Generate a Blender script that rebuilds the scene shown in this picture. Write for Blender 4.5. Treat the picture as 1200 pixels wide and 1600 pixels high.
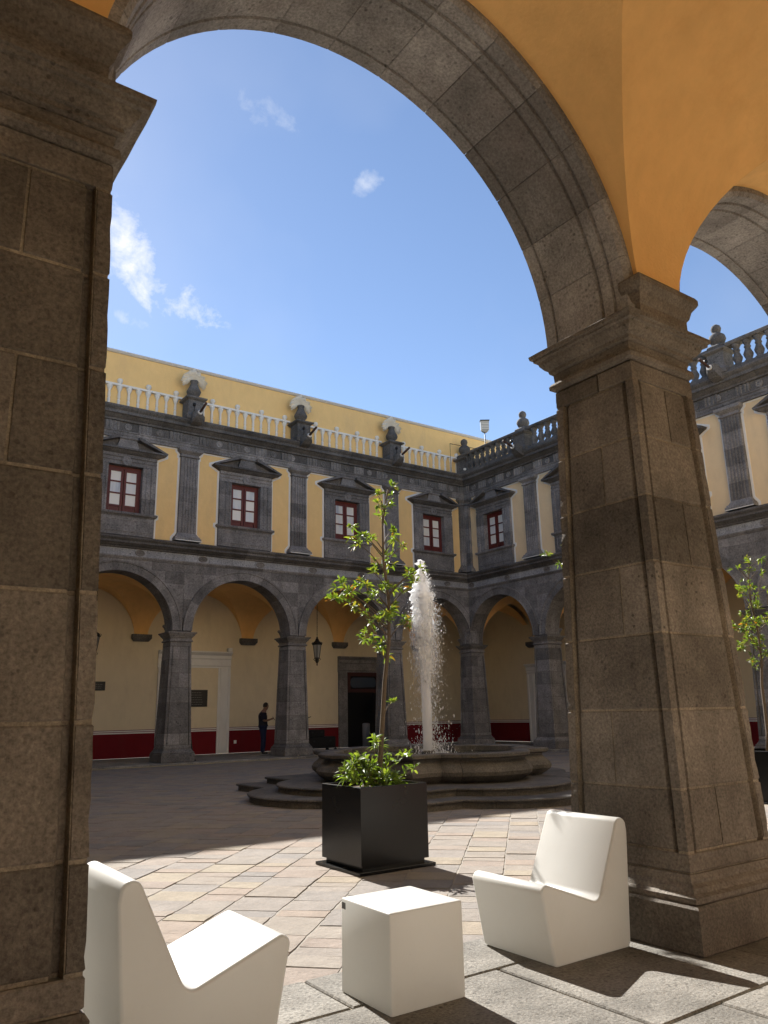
import bpy, bmesh, math, random
import numpy as np
from mathutils import Vector, Matrix
random.seed(7)
rng = np.random.default_rng(11)
for o in list(bpy.data.objects):
    bpy.data.objects.remove(o)
SC = bpy.context.scene
COL = SC.collection
PI = math.pi
R = math.radians

# ------------------------------------------------------------------ camera
CAM_LOC = Vector((0.0, 0.0, 1.30))
rows = [(0.817889, -0.575018, -0.020276), (-0.128666, -0.21713, 0.967626), (0.560805, 0.788802, 0.251574)]
cam_d = bpy.data.cameras.new('camera')
cam = bpy.data.objects.new('camera', cam_d)
COL.objects.link(cam)
rgt, upv, fwd = [Vector(r) for r in rows]
m3 = Matrix((rgt, upv, -fwd)).transposed()
cam.matrix_world = Matrix.Translation(CAM_LOC) @ m3.to_4x4()
cam_d.sensor_fit = 'HORIZONTAL'
cam_d.sensor_width = 36.0
cam_d.lens = 36.0 * 1210.37 / 1200.0
cam_d.clip_start = 0.05
cam_d.clip_end = 5000
SC.camera = cam
SC.cycles.transparent_max_bounces = 24
SC.render.resolution_x, SC.render.resolution_y = 768, 1024

# ------------------------------------------------------------------ sun, sky, exposure
SUN_V = Vector((0.09, 0.885, 0.742)).normalized()       # towards the sun
SUN_EL = math.asin(SUN_V.z)
SUN_AZ = math.atan2(SUN_V.x, SUN_V.y)
sun_d = bpy.data.lights.new('sun', 'SUN')
sun_d.energy = 3.4
sun_d.angle = R(0.5)
sun_d.color = (1.0, 0.965, 0.905)
sun = bpy.data.objects.new('sun', sun_d)
COL.objects.link(sun)
sun.rotation_euler = (-SUN_V).to_track_quat('-Z', 'Y').to_euler()

world = bpy.data.worlds.new('World')
SC.world = world
world.use_nodes = True
wn, wl = world.node_tree.nodes, world.node_tree.links
bg = wn['Background']
sky = wn.new('ShaderNodeTexSky')
sky.sky_type = 'NISHITA'
sky.sun_disc = False
sky.sun_elevation = SUN_EL
sky.sun_rotation = SUN_AZ
sky.altitude = 2100
sky.air_density = 1.0
sky.dust_density = 0.25
sky.ozone_density = 1.0
bg.inputs['Strength'].default_value = 0.051
SC.view_settings.view_transform = 'Standard'
SC.view_settings.look = 'None'
SC.view_settings.gamma = 1.0
SC.view_settings.exposure = 1.90
SC.view_settings.use_curve_mapping = False

def wnode(t, **kw):
    n = wn.new(t)
    for k, v in kw.items():
        setattr(n, k, v)
    return n

tc = wnode('ShaderNodeTexCoord')
def wmath(op, a, b=None, clamp=False):
    n = wnode('ShaderNodeMath', operation=op, use_clamp=clamp)
    for i, s in enumerate((a, b)):
        if s is None: continue
        if isinstance(s, (int, float)): n.inputs[i].default_value = s
        else: wl.new(s, n.inputs[i])
    return n.outputs[0]
def wdot(vec):
    n = wnode('ShaderNodeVectorMath', operation='DOT_PRODUCT')
    wl.new(tc.outputs['Generated'], n.inputs[0])
    n.inputs[1].default_value = vec
    return n.outputs['Value']
cn = wnode('ShaderNodeTexNoise')
cn.inputs['Scale'].default_value = 26.0
cn.inputs['Detail'].default_value = 8.0
cn.inputs['Roughness'].default_value = 0.62
cn.inputs['Distortion'].default_value = 0.25
wl.new(tc.outputs['Generated'], cn.inputs['Vector'])
def cloud(center, a, b, tilt, amount):
    """a small cumulus cloud: an ellipse of directions broken up by noise"""
    c = Vector(center).normalized()
    rr = c.cross(Vector((0, 0, 1))).normalized()
    uu = rr.cross(c)
    t1 = (rr * math.cos(tilt) + uu * math.sin(tilt)) / a
    t2 = (-rr * math.sin(tilt) + uu * math.cos(tilt)) / b
    u = wmath('POWER', wmath('SUBTRACT', wdot(t1), t1.dot(c)), 2.0)
    v = wmath('POWER', wmath('SUBTRACT', wdot(t2), t2.dot(c)), 2.0)
    front = wmath('GREATER_THAN', wdot(c), 0.5)
    e = wmath('SUBTRACT', 1.0, wmath('ADD', u, v), clamp=True)
    nz = wmath('MULTIPLY', wmath('SUBTRACT', cn.outputs[0], 0.5), 3.4)
    m = wmath('MULTIPLY', wmath('SUBTRACT', wmath('ADD', wmath('MULTIPLY', e, 0.9), nz), 0.42), 1.05, clamp=True)
    m = wmath('MULTIPLY', m, wmath('MULTIPLY', e, 2.5, clamp=True))
    return wmath('MULTIPLY', wmath('MULTIPLY', m, front), amount)
CD = [(0.2205, 0.812, 0.5405), (0.2589, 0.8286, 0.4964), (0.2424, 0.8537, 0.4608), (0.4519, 0.6503, 0.6106), (0.3283, 0.6714, 0.6644)]
cl = [cloud(CD[0], 0.075, 0.040, R(-38), 0.95),
      cloud(CD[1], 0.110, 0.036, R(-20), 0.95),
      cloud(CD[2], 0.028, 0.014, R(-25), 0.45),
      cloud(CD[3], 0.040, 0.017, R(20), 0.45),
      cloud(CD[4], 0.050, 0.024, R(-25), 0.30)]
tot = cl[0]
for c in cl[1:]:
    tot = wmath('MAXIMUM', tot, c)
# broad thin veil of high cloud, soft and even
vn = wnode('ShaderNodeTexNoise')
vn.inputs['Scale'].default_value = 2.6
vn.inputs['Detail'].default_value = 4.0
wl.new(tc.outputs['Generated'], vn.inputs['Vector'])
veil = wmath('MULTIPLY', wmath('SUBTRACT', vn.outputs[0], 0.42), 0.5, clamp=True)
tot = wmath('MAXIMUM', tot, wmath('MINIMUM', veil, 0.16))
mixc = wnode('ShaderNodeMixRGB')
mixc.inputs[2].default_value = (5.6, 5.7, 5.9, 1)
wl.new(sky.outputs[0], mixc.inputs[1])
wl.new(tot, mixc.inputs[0])
wl.new(mixc.outputs[0], bg.inputs['Color'])

# ------------------------------------------------------------------ materials
def material(name):
    m = bpy.data.materials.new(name)
    m.use_nodes = True
    return m, m.node_tree.nodes, m.node_tree.links, m.node_tree.nodes['Principled BSDF']

def noise(n, l, vec, scale, detail=4, rough=0.55, stretch=None):
    t = n.new('ShaderNodeTexNoise')
    t.inputs['Scale'].default_value = scale
    t.inputs['Detail'].default_value = detail
    t.inputs['Roughness'].default_value = rough
    if stretch:
        mp = n.new('ShaderNodeMapping')
        mp.inputs['Scale'].default_value = stretch
        l.new(vec, mp.inputs['Vector'])
        vec = mp.outputs[0]
    l.new(vec, t.inputs['Vector'])
    return t.outputs[0]

def maths(n, l, op, a, b=None, clamp=False):
    t = n.new('ShaderNodeMath')
    t.operation = op
    t.use_clamp = clamp
    for i, s in enumerate((a, b)):
        if s is None: continue
        if isinstance(s, (int, float)): t.inputs[i].default_value = s
        else: l.new(s, t.inputs[i])
    return t.outputs[0]

def ramp(n, l, fac, stops):
    r = n.new('ShaderNodeValToRGB')
    el = r.color_ramp.elements
    while len(el) < len(stops):
        el.new(0.5)
    for e, (p, c) in zip(el, stops):
        e.position = p
        e.color = (*c, 1)
    l.new(fac, r.inputs[0])
    return r.outputs[0]

def mul(n, l, col, fac):
    t = n.new('ShaderNodeVectorMath')
    t.operation = 'MULTIPLY'
    l.new(col, t.inputs[0])
    cmb = n.new('ShaderNodeCombineXYZ')
    for i in range(3):
        l.new(fac, cmb.inputs[i])
    l.new(cmb.outputs[0], t.inputs[1])
    return t.outputs[0]

def bump(n, l, bs, h, strength, dist):
    b = n.new('ShaderNodeBump')
    b.inputs['Strength'].default_value = strength
    b.inputs['Distance'].default_value = dist
    l.new(h, b.inputs['Height'])
    l.new(b.outputs[0], bs.inputs['Normal'])

def stone(name, c0, c1, var=0.3, grain=55, bmp=0.5, bdist=0.006, rough=0.9, stain=None, pits=True):
    """cut stone: per-block tone, cloudy mottling, fine grain, pitted relief, rain streaks"""
    m, n, l, bs = material(name)
    geo = n.new('ShaderNodeNewGeometry')
    P = geo.outputs['Position']
    oi = n.new('ShaderNodeObjectInfo')
    big = noise(n, l, P, 2.2, 5, 0.6)
    col = ramp(n, l, big, [(0.28, c0), (0.72, c1)])
    fine = noise(n, l, P, grain, 3, 0.7)
    f = maths(n, l, 'ADD', 0.10, maths(n, l, 'MULTIPLY', fine, 1.8))
    f = maths(n, l, 'MULTIPLY', f, maths(n, l, 'ADD', 1 - var / 2, maths(n, l, 'MULTIPLY', oi.outputs['Random'], var)))
    st = noise(n, l, P, 3.0, 4, 0.6, (1.6, 1.6, 0.22))
    f = maths(n, l, 'MULTIPLY', f, maths(n, l, 'ADD', 0.70, maths(n, l, 'MULTIPLY', st, 0.6)))
    col = mul(n, l, col, f)
    if stain:
        sm = noise(n, l, P, 1.3, 5, 0.65)
        k = maths(n, l, 'MULTIPLY', maths(n, l, 'SUBTRACT', sm, 0.5), 3.0, clamp=True)
        mx = n.new('ShaderNodeMixRGB')
        l.new(maths(n, l, 'MULTIPLY', k, 0.55), mx.inputs[0])
        l.new(col, mx.inputs[1])
        mx.inputs[2].default_value = (*stain, 1)
        col = mx.outputs[0]
    l.new(col, bs.inputs['Base Color'])
    bs.inputs['Roughness'].default_value = rough
    bs.inputs['Specular IOR Level'].default_value = 0.25
    h = maths(n, l, 'ADD', noise(n, l, P, grain * 0.9, 6, 0.75), maths(n, l, 'MULTIPLY', noise(n, l, P, 7, 3), 1.4))
    if pits:
        vp = n.new('ShaderNodeTexVoronoi')
        vp.inputs['Scale'].default_value = grain * 0.33
        l.new(P, vp.inputs['Vector'])
        pit = maths(n, l, 'MULTIPLY', maths(n, l, 'SUBTRACT', vp.outputs[0], 0.13), 9.0, clamp=True)
        pm = noise(n, l, P, 6, 3)
        pit = maths(n, l, 'MAXIMUM', pit, maths(n, l, 'MULTIPLY', maths(n, l, 'SUBTRACT', pm, 0.42), 6.0, clamp=True))
        pit = maths(n, l, 'MAXIMUM', pit, maths(n, l, 'FRACT', maths(n, l, 'MULTIPLY', oi.outputs['Random'], 7.31)))
        l.new(mul(n, l, col, maths(n, l, 'ADD', 0.45, maths(n, l, 'MULTIPLY', pit, 0.55))), bs.inputs['Base Color'])
        vo = n.new('ShaderNodeTexVoronoi')
        vo.inputs['Scale'].default_value = grain * 0.6
        l.new(P, vo.inputs['Vector'])
        h = maths(n, l, 'ADD', h, maths(n, l, 'MULTIPLY', maths(n, l, 'MINIMUM', vo.outputs[0], 0.3), 1.2))
    bump(n, l, bs, h, bmp, bdist)
    return m

def plaster(name, c, var=0.10, rough=0.93, dirt=None):
    m, n, l, bs = material(name)
    geo = n.new('ShaderNodeNewGeometry')
    P = geo.outputs['Position']
    big = noise(n, l, P, 0.9, 6, 0.62)
    mid = noise(n, l, P, 5.0, 5, 0.6, (1, 1, 0.45))
    f = maths(n, l, 'ADD', 1 - var * 1.5, maths(n, l, 'MULTIPLY', maths(n, l, 'ADD', big, mid), var * 1.5))
    base = n.new('ShaderNodeRGB')
    base.outputs[0].default_value = (*c, 1)
    col = mul(n, l, base.outputs[0], f)
    if dirt:
        k = maths(n, l, 'MULTIPLY', maths(n, l, 'SUBTRACT', noise(n, l, P, 1.7, 6, 0.7, (1, 1, 0.35)), 0.53), 2.6, clamp=True)
        mx = n.new('ShaderNodeMixRGB')
        l.new(maths(n, l, 'MULTIPLY', k, 0.75), mx.inputs[0])
        l.new(col, mx.inputs[1])
        mx.inputs[2].default_value = (*dirt, 1)
        col = mx.outputs[0]
    l.new(col, bs.inputs['Base Color'])
    bs.inputs['Roughness'].default_value = rough
    bs.inputs['Specular IOR Level'].default_value = 0.2
    h = maths(n, l, 'ADD', noise(n, l, P, 38, 5, 0.6), maths(n, l, 'MULTIPLY', noise(n, l, P, 4, 3), 2.0))
    bump(n, l, bs, h, 0.6, 0.008)
    return m

def simple(name, c, rough=0.5, metal=0.0, spec=0.5, var=0.0, nscale=12, bmp=0.0):
    m, n, l, bs = material(name)
    bs.inputs['Roughness'].default_value = rough
    bs.inputs['Metallic'].default_value = metal
    bs.inputs['Specular IOR Level'].default_value = spec
    if var:
        geo = n.new('ShaderNodeNewGeometry')
        f = maths(n, l, 'ADD', 1 - var, maths(n, l, 'MULTIPLY', noise(n, l, geo.outputs['Position'], nscale, 6, 0.65), 2 * var))
        base = n.new('ShaderNodeRGB')
        base.outputs[0].default_value = (*c, 1)
        l.new(mul(n, l, base.outputs[0], f), bs.inputs['Base Color'])
        r = maths(n, l, 'ADD', rough - 0.08, maths(n, l, 'MULTIPLY', noise(n, l, geo.outputs['Position'], nscale * 0.4, 4), 0.16))
        l.new(r, bs.inputs['Roughness'])
        if bmp:
            bump(n, l, bs, noise(n, l, geo.outputs['Position'], nscale * 3, 4), bmp, 0.003)
    else:
        bs.inputs['Base Color'].default_value = (*c, 1)
    return m

M = {}
M['stone'] = stone('volcanic_stone', (0.140, 0.136, 0.135), (0.250, 0.241, 0.238), var=0.55, grain=24, bdist=0.012)
M['stone_dark'] = stone('dark_weathered_stone', (0.084, 0.081, 0.081), (0.156, 0.150, 0.148), var=0.45, grain=24, bdist=0.012)
M['pier_stone'] = stone('brown_grey_pier_stone', (0.110, 0.097, 0.083), (0.245, 0.217, 0.184), var=0.55, grain=60, bmp=0.8, bdist=0.012, stain=(0.055, 0.047, 0.040))
M['vous_stone'] = stone('grey_arch_stone', (0.180, 0.178, 0.178), (0.360, 0.352, 0.348), var=0.55, grain=55, bmp=0.6, bdist=0.009, stain=(0.165, 0.135, 0.122))
M['mortar'] = stone('lime_mortar', (0.085, 0.073, 0.060), (0.40, 0.345, 0.265), var=0.1, grain=80, bmp=0.6, bdist=0.006, pits=False)
M['mortar_dark'] = stone('grey_mortar', (0.11, 0.105, 0.10), (0.17, 0.16, 0.15), var=0.1, grain=60, pits=False)
M['frieze'] = stone('blue_grey_frieze_stone', (0.27, 0.285, 0.315), (0.36, 0.375, 0.41), var=0.25, grain=24)
M['fount'] = stone('wet_fountain_stone', (0.065, 0.060, 0.054), (0.135, 0.122, 0.108), var=0.25, grain=40, rough=0.72, stain=(0.03, 0.03, 0.028))
M['slab'] = stone('grey_slab_stone', (0.145, 0.135, 0.119), (0.305, 0.284, 0.252), var=0.35, grain=60, bmp=0.9, bdist=0.012)
M['yellow'] = plaster('ochre_yellow_plaster', (0.86, 0.60, 0.27), dirt=(0.66, 0.46, 0.25))
M['pale_yellow'] = plaster('pale_ochre_plaster', (0.84, 0.645, 0.39), dirt=(0.70, 0.53, 0.33))
M['orange'] = plaster('orange_vault_plaster', (0.92, 0.565, 0.225), var=0.18, dirt=(0.72, 0.38, 0.13))
M['cream'] = plaster('cream_gallery_plaster', (0.76, 0.66, 0.47), dirt=(0.56, 0.47, 0.33))
M['red'] = plaster('oxblood_dado_paint', (0.17, 0.013, 0.018), var=0.18, dirt=(0.12, 0.03, 0.03))
M['white'] = plaster('white_lime_paint', (0.80, 0.79, 0.76), var=0.08, dirt=(0.64, 0.60, 0.53))
M['plume'] = plaster('aged_white_stucco', (0.70, 0.66, 0.58), var=0.12, dirt=(0.5, 0.45, 0.36))
M['wood'] = simple('oxblood_window_wood', (0.115, 0.018, 0.014), 0.55, var=0.3, nscale=9)
M['dark_wood'] = simple('dark_door_wood', (0.05, 0.009, 0.008), 0.6, var=0.3, nscale=9)
M['iron'] = simple('black_iron', (0.014, 0.014, 0.015), 0.5, 0.3, var=0.3, nscale=30)
M['black'] = simple('black_plastic', (0.004, 0.004, 0.005), 0.6, spec=0.3, var=0.2, nscale=20)
M['rust'] = simple('rusty_pipe', (0.07, 0.035, 0.025), 0.75, 0.2, var=0.4, nscale=30)
M['planter'] = simple('black_lacquered_planter', (0.006, 0.006, 0.006), 0.24, spec=0.35, var=0.35, nscale=3.0)
M['plastic'] = simple('off_white_polyethylene', (0.57, 0.56, 0.535), 0.48, spec=0.4, var=0.07, nscale=3.0, bmp=0.12)
def thin_plastic(m, k):
    n, l = m.node_tree.nodes, m.node_tree.links
    tr = n.new('ShaderNodeBsdfTranslucent')
    tr.inputs['Color'].default_value = (0.86, 0.85, 0.80, 1)
    mx = n.new('ShaderNodeMixShader')
    mx.inputs[0].default_value = k
    l.new(n['Principled BSDF'].outputs[0], mx.inputs[1])
    l.new(tr.outputs[0], mx.inputs[2])
    l.new(mx.outputs[0], n['Material Output'].inputs['Surface'])
def smudge(m, c):
    n, l = m.node_tree.nodes, m.node_tree.links
    bs = n['Principled BSDF']
    geo = n.new('ShaderNodeNewGeometry')
    P = geo.outputs['Position']
    src = bs.inputs['Base Color'].links[0].from_socket
    a = maths(n, l, 'MULTIPLY', maths(n, l, 'SUBTRACT', noise(n, l, P, 7, 7, 0.7), 0.54), 3.0, clamp=True)
    b = maths(n, l, 'MULTIPLY', maths(n, l, 'SUBTRACT', noise(n, l, P, 55, 3, 0.6), 0.64), 8.0, clamp=True)
    mx = n.new('ShaderNodeMixRGB')
    l.new(maths(n, l, 'ADD', maths(n, l, 'MULTIPLY', a, 0.22), maths(n, l, 'MULTIPLY', b, 0.25), clamp=True), mx.inputs[0])
    l.new(src, mx.inputs[1])
    mx.inputs[2].default_value = (*c, 1)
    l.new(mx.outputs[0], bs.inputs['Base Color'])
smudge(M['plastic'], (0.40, 0.36, 0.30))
thin_plastic(M['plastic'], 0.30)
M['lamp_grey'] = simple('grey_lamp_housing', (0.35, 0.35, 0.34), 0.5, 0.2)
M['soil'] = simple('brown_soil', (0.09, 0.055, 0.03), 0.95, var=0.5, nscale=60, bmp=0.8)
M['bark'] = simple('young_bark', (0.105, 0.078, 0.052), 0.85, var=0.4, nscale=40, bmp=0.6)
M['skin'] = simple('skin', (0.22, 0.115, 0.075), 0.55)
M['shirt'] = simple('navy_shirt', (0.010, 0.011, 0.022), 0.9, var=0.2)
M['jeans'] = simple('blue_jeans', (0.012, 0.018, 0.055), 0.9, var=0.3)
M['hair'] = simple('black_hair', (0.006, 0.005, 0.005), 0.6)
M['shoe'] = simple('dark_shoe', (0.02, 0.02, 0.02), 0.6)
M['sole'] = simple('pale_sole', (0.35, 0.34, 0.32), 0.7)
M['sticker'] = simple('grey_sticker', (0.16, 0.16, 0.16), 0.5)
M['bronze'] = simple('dark_plaque', (0.012, 0.012, 0.012), 0.4, 0.0, var=0.3, nscale=20)
M['letter'] = simple('grey_plaque_letters', (0.16, 0.16, 0.15), 0.6)
M['yellow_tape'] = simple('yellow_hose', (0.42, 0.36, 0.20), 0.7)
M['grey_paint'] = simple('grey_painted_bollard', (0.20, 0.21, 0.23), 0.6, var=0.2)
M['grey_plaster'] = plaster('grey_white_plaster', (0.60, 0.58, 0.55), var=0.1)  # grey-white plaster of the coping and spout collars

def mat_pane():
    m, n, l, bs = material('curtain_reflection_glass')
    geo = n.new('ShaderNodeNewGeometry')
    oi = n.new('ShaderNodeObjectInfo')
    w = noise(n, l, geo.outputs['Position'], 5.0, 3, 0.5, (1, 1, 0.25))
    col = ramp(n, l, maths(n, l, 'ADD', w, maths(n, l, 'MULTIPLY', maths(n, l, 'FRACT', maths(n, l, 'MULTIPLY', oi.outputs['Random'], 5.3)), 0.7)), [(0.40, (0.42, 0.47, 0.54)), (0.62, (0.68, 0.70, 0.70)), (1.0, (0.86, 0.83, 0.74))])  # pale curtain tones, plus bluish reflections painted into the base colour
    l.new(col, bs.inputs['Base Color'])
    bs.inputs['Roughness'].default_value = 0.9
    bs.inputs['Coat Weight'].default_value = 1.0
    bs.inputs['Coat Roughness'].default_value = 0.04
    bs.inputs['Coat IOR'].default_value = 1.5
    b = n.new('ShaderNodeBump')
    b.inputs['Strength'].default_value = 0.25
    b.inputs['Distance'].default_value = 0.02
    l.new(noise(n, l, geo.outputs['Position'], 3.0, 2), b.inputs['Height'])
    l.new(b.outputs[0], bs.inputs['Coat Normal'])
    return m
M['pane'] = mat_pane()

def mat_transom():
    m, n, l, bs = material('dim_transom_glass')
    bs.inputs['Base Color'].default_value = (0.05, 0.07, 0.10, 1)
    bs.inputs['Roughness'].default_value = 0.15
    return m
M['transom'] = mat_transom()

def mat_lamp_glass():
    m, n, l, bs = material('frosted_lantern_glass')
    bs.inputs['Base Color'].default_value = (0.32, 0.32, 0.30, 1)
    bs.inputs['Roughness'].default_value = 0.3
    return m
M['lamp_glass'] = mat_lamp_glass()

def mat_paving():
    m, n, l, bs = material('mixed_paving_stone')
    geo = n.new('ShaderNodeNewGeometry')
    P = geo.outputs['Position']
    oi = n.new('ShaderNodeObjectInfo')
    r = maths(n, l, 'FRACT', maths(n, l, 'ADD', maths(n, l, 'MULTIPLY', oi.outputs['Random'], 3.7), geo.outputs['Random Per Island']))
    cr = n.new('ShaderNodeValToRGB')
    cr.color_ramp.interpolation = 'CONSTANT'
    pal = [(0.335, 0.305, 0.258), (0.400, 0.318, 0.245), (0.365, 0.322, 0.262), (0.300, 0.285, 0.258), (0.420, 0.352, 0.245),
           (0.345, 0.310, 0.262), (0.385, 0.325, 0.262), (0.275, 0.268, 0.252), (0.370, 0.300, 0.242), (0.335, 0.308, 0.270), (0.380, 0.340, 0.278), (0.430, 0.372, 0.262)]
    pal = [((r_ * .55 + .159) * 0.99, (g_ * .55 + .141) * 0.98, (b_ * .55 + .117) * 1.03) for r_, g_, b_ in pal]
    el = cr.color_ramp.elements
    while len(el) < len(pal): el.new(0.5)
    for i, (e, c) in enumerate(zip(el, pal)):
        e.position = i / len(pal)
        e.color = (*c, 1)
    l.new(r, cr.inputs[0])
    big = noise(n, l, P, 4.5, 6, 0.7)
    fine = noise(n, l, P, 45, 4, 0.7)
    f = maths(n, l, 'ADD', 0.42, maths(n, l, 'ADD', maths(n, l, 'MULTIPLY', big, 0.62), maths(n, l, 'MULTIPLY', fine, 0.54)))
    f = maths(n, l, 'MULTIPLY', f, 0.70)
    l.new(mul(n, l, cr.outputs[0], f), bs.inputs['Base Color'])
    bs.inputs['Roughness'].default_value = 0.9
    bs.inputs['Specular IOR Level'].default_value = 0.12
    h = maths(n, l, 'ADD', noise(n, l, P, 30, 6, 0.75), maths(n, l, 'MULTIPLY', noise(n, l, P, 6, 4), 2.0))
    bump(n, l, bs, h, 0.75, 0.012)
    return m
M['paving'] = mat_paving()
M['joint'] = simple('paving_joint_grit', (0.235, 0.212, 0.182), 0.95, var=0.45, nscale=60, bmp=0.6)
M['earth'] = simple('distant_ground', (0.16, 0.14, 0.11), 0.95, var=0.3, nscale=0.5)

def mat_leaf(name, stops):
    m, n, l, bs = material(name)
    geo = n.new('ShaderNodeNewGeometry')
    col = ramp(n, l, geo.outputs['Random Per Island'], stops)
    l.new(col, bs.inputs['Base Color'])
    bs.inputs['Roughness'].default_value = 0.42
    bs.inputs['Specular IOR Level'].default_value = 0.45
    tr = n.new('ShaderNodeBsdfTranslucent')
    tm = n.new('ShaderNodeVectorMath')
    tm.operation = 'MULTIPLY'
    l.new(col, tm.inputs[0])
    tm.inputs[1].default_value = (2.2, 2.1, 0.7)
    l.new(tm.outputs[0], tr.inputs['Color'])
    mx = n.new('ShaderNodeMixShader')
    mx.inputs[0].default_value = 0.38
    l.new(bs.outputs[0], mx.inputs[1])
    l.new(tr.outputs[0], mx.inputs[2])
    l.new(mx.outputs[0], n['Material Output'].inputs['Surface'])
    return m
M['leaf'] = mat_leaf('tree_leaf', [(0.0, (0.055, 0.100, 0.018)), (0.45, (0.100, 0.160, 0.030)), (0.80, (0.150, 0.195, 0.040)), (0.97, (0.19, 0.18, 0.04)), (1.0, (0.30, 0.10, 0.02))])
M['leaf2'] = mat_leaf('shrub_leaf', [(0.0, (0.060, 0.105, 0.016)), (0.55, (0.095, 0.150, 0.028)), (1.0, (0.150, 0.190, 0.05))])

def mat_foam():
    m, n, l, bs = material('white_water')
    bs.inputs['Base Color'].default_value = (0.95, 0.96, 0.97, 1)
    bs.inputs['Roughness'].default_value = 0.25
    tr = n.new('ShaderNodeBsdfTranslucent')
    tr.inputs['Color'].default_value = (0.98, 0.98, 0.99, 1)
    mx = n.new('ShaderNodeMixShader')
    mx.inputs[0].default_value = 0.62
    l.new(bs.outputs[0], mx.inputs[1])
    l.new(tr.outputs[0], mx.inputs[2])
    tp = n.new('ShaderNodeBsdfTransparent')
    m3_ = n.new('ShaderNodeMixShader')
    m3_.inputs[0].default_value = 0.97
    l.new(tp.outputs[0], m3_.inputs[1])
    l.new(mx.outputs[0], m3_.inputs[2])
    l.new(m3_.outputs[0], n['Material Output'].inputs['Surface'])
    return m
M['foam'] = mat_foam()
def mat_veil():
    m, n, l, bs = material('falling_water_veil')
    geo = n.new('ShaderNodeNewGeometry')
    P = geo.outputs['Position']
    w = noise(n, l, P, 9.0, 6, 0.72, (1.5, 1.5, 0.30))
    k = maths(n, l, 'MULTIPLY', maths(n, l, 'SUBTRACT', w, 0.47), 5.0, clamp=True)
    tr = n.new('ShaderNodeBsdfTranslucent')
    tr.inputs['Color'].default_value = (0.92, 0.94, 0.97, 1)
    df = n.new('ShaderNodeBsdfDiffuse')
    df.inputs['Color'].default_value = (0.96, 0.97, 0.98, 1)
    m1 = n.new('ShaderNodeMixShader')
    m1.inputs[0].default_value = 0.5
    l.new(df.outputs[0], m1.inputs[1]); l.new(tr.outputs[0], m1.inputs[2])
    tp = n.new('ShaderNodeBsdfTransparent')
    m2 = n.new('ShaderNodeMixShader')
    sp_ = n.new('ShaderNodeSeparateXYZ')
    l.new(P, sp_.inputs[0])
    fade = maths(n, l, 'DIVIDE', maths(n, l, 'SUBTRACT', sp_.outputs[2], 1.55), 1.3, clamp=True)
    l.new(maths(n, l, 'MULTIPLY', k, maths(n, l, 'MULTIPLY', fade, 0.85)), m2.inputs[0])
    l.new(tp.outputs[0], m2.inputs[1]); l.new(m1.outputs[0], m2.inputs[2])
    l.new(m2.outputs[0], n['Material Output'].inputs['Surface'])
    return m
M['veil'] = mat_veil()
def mat_water():
    m, n, l, bs = material('pool_water')
    geo = n.new('ShaderNodeNewGeometry')
    bs.inputs['Base Color'].default_value = (0.02, 0.03, 0.03, 1)
    bs.inputs['Roughness'].default_value = 0.06
    bump(n, l, bs, noise(n, l, geo.outputs['Position'], 14, 3), 0.6, 0.03)
    return m
M['water'] = mat_water()

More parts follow.
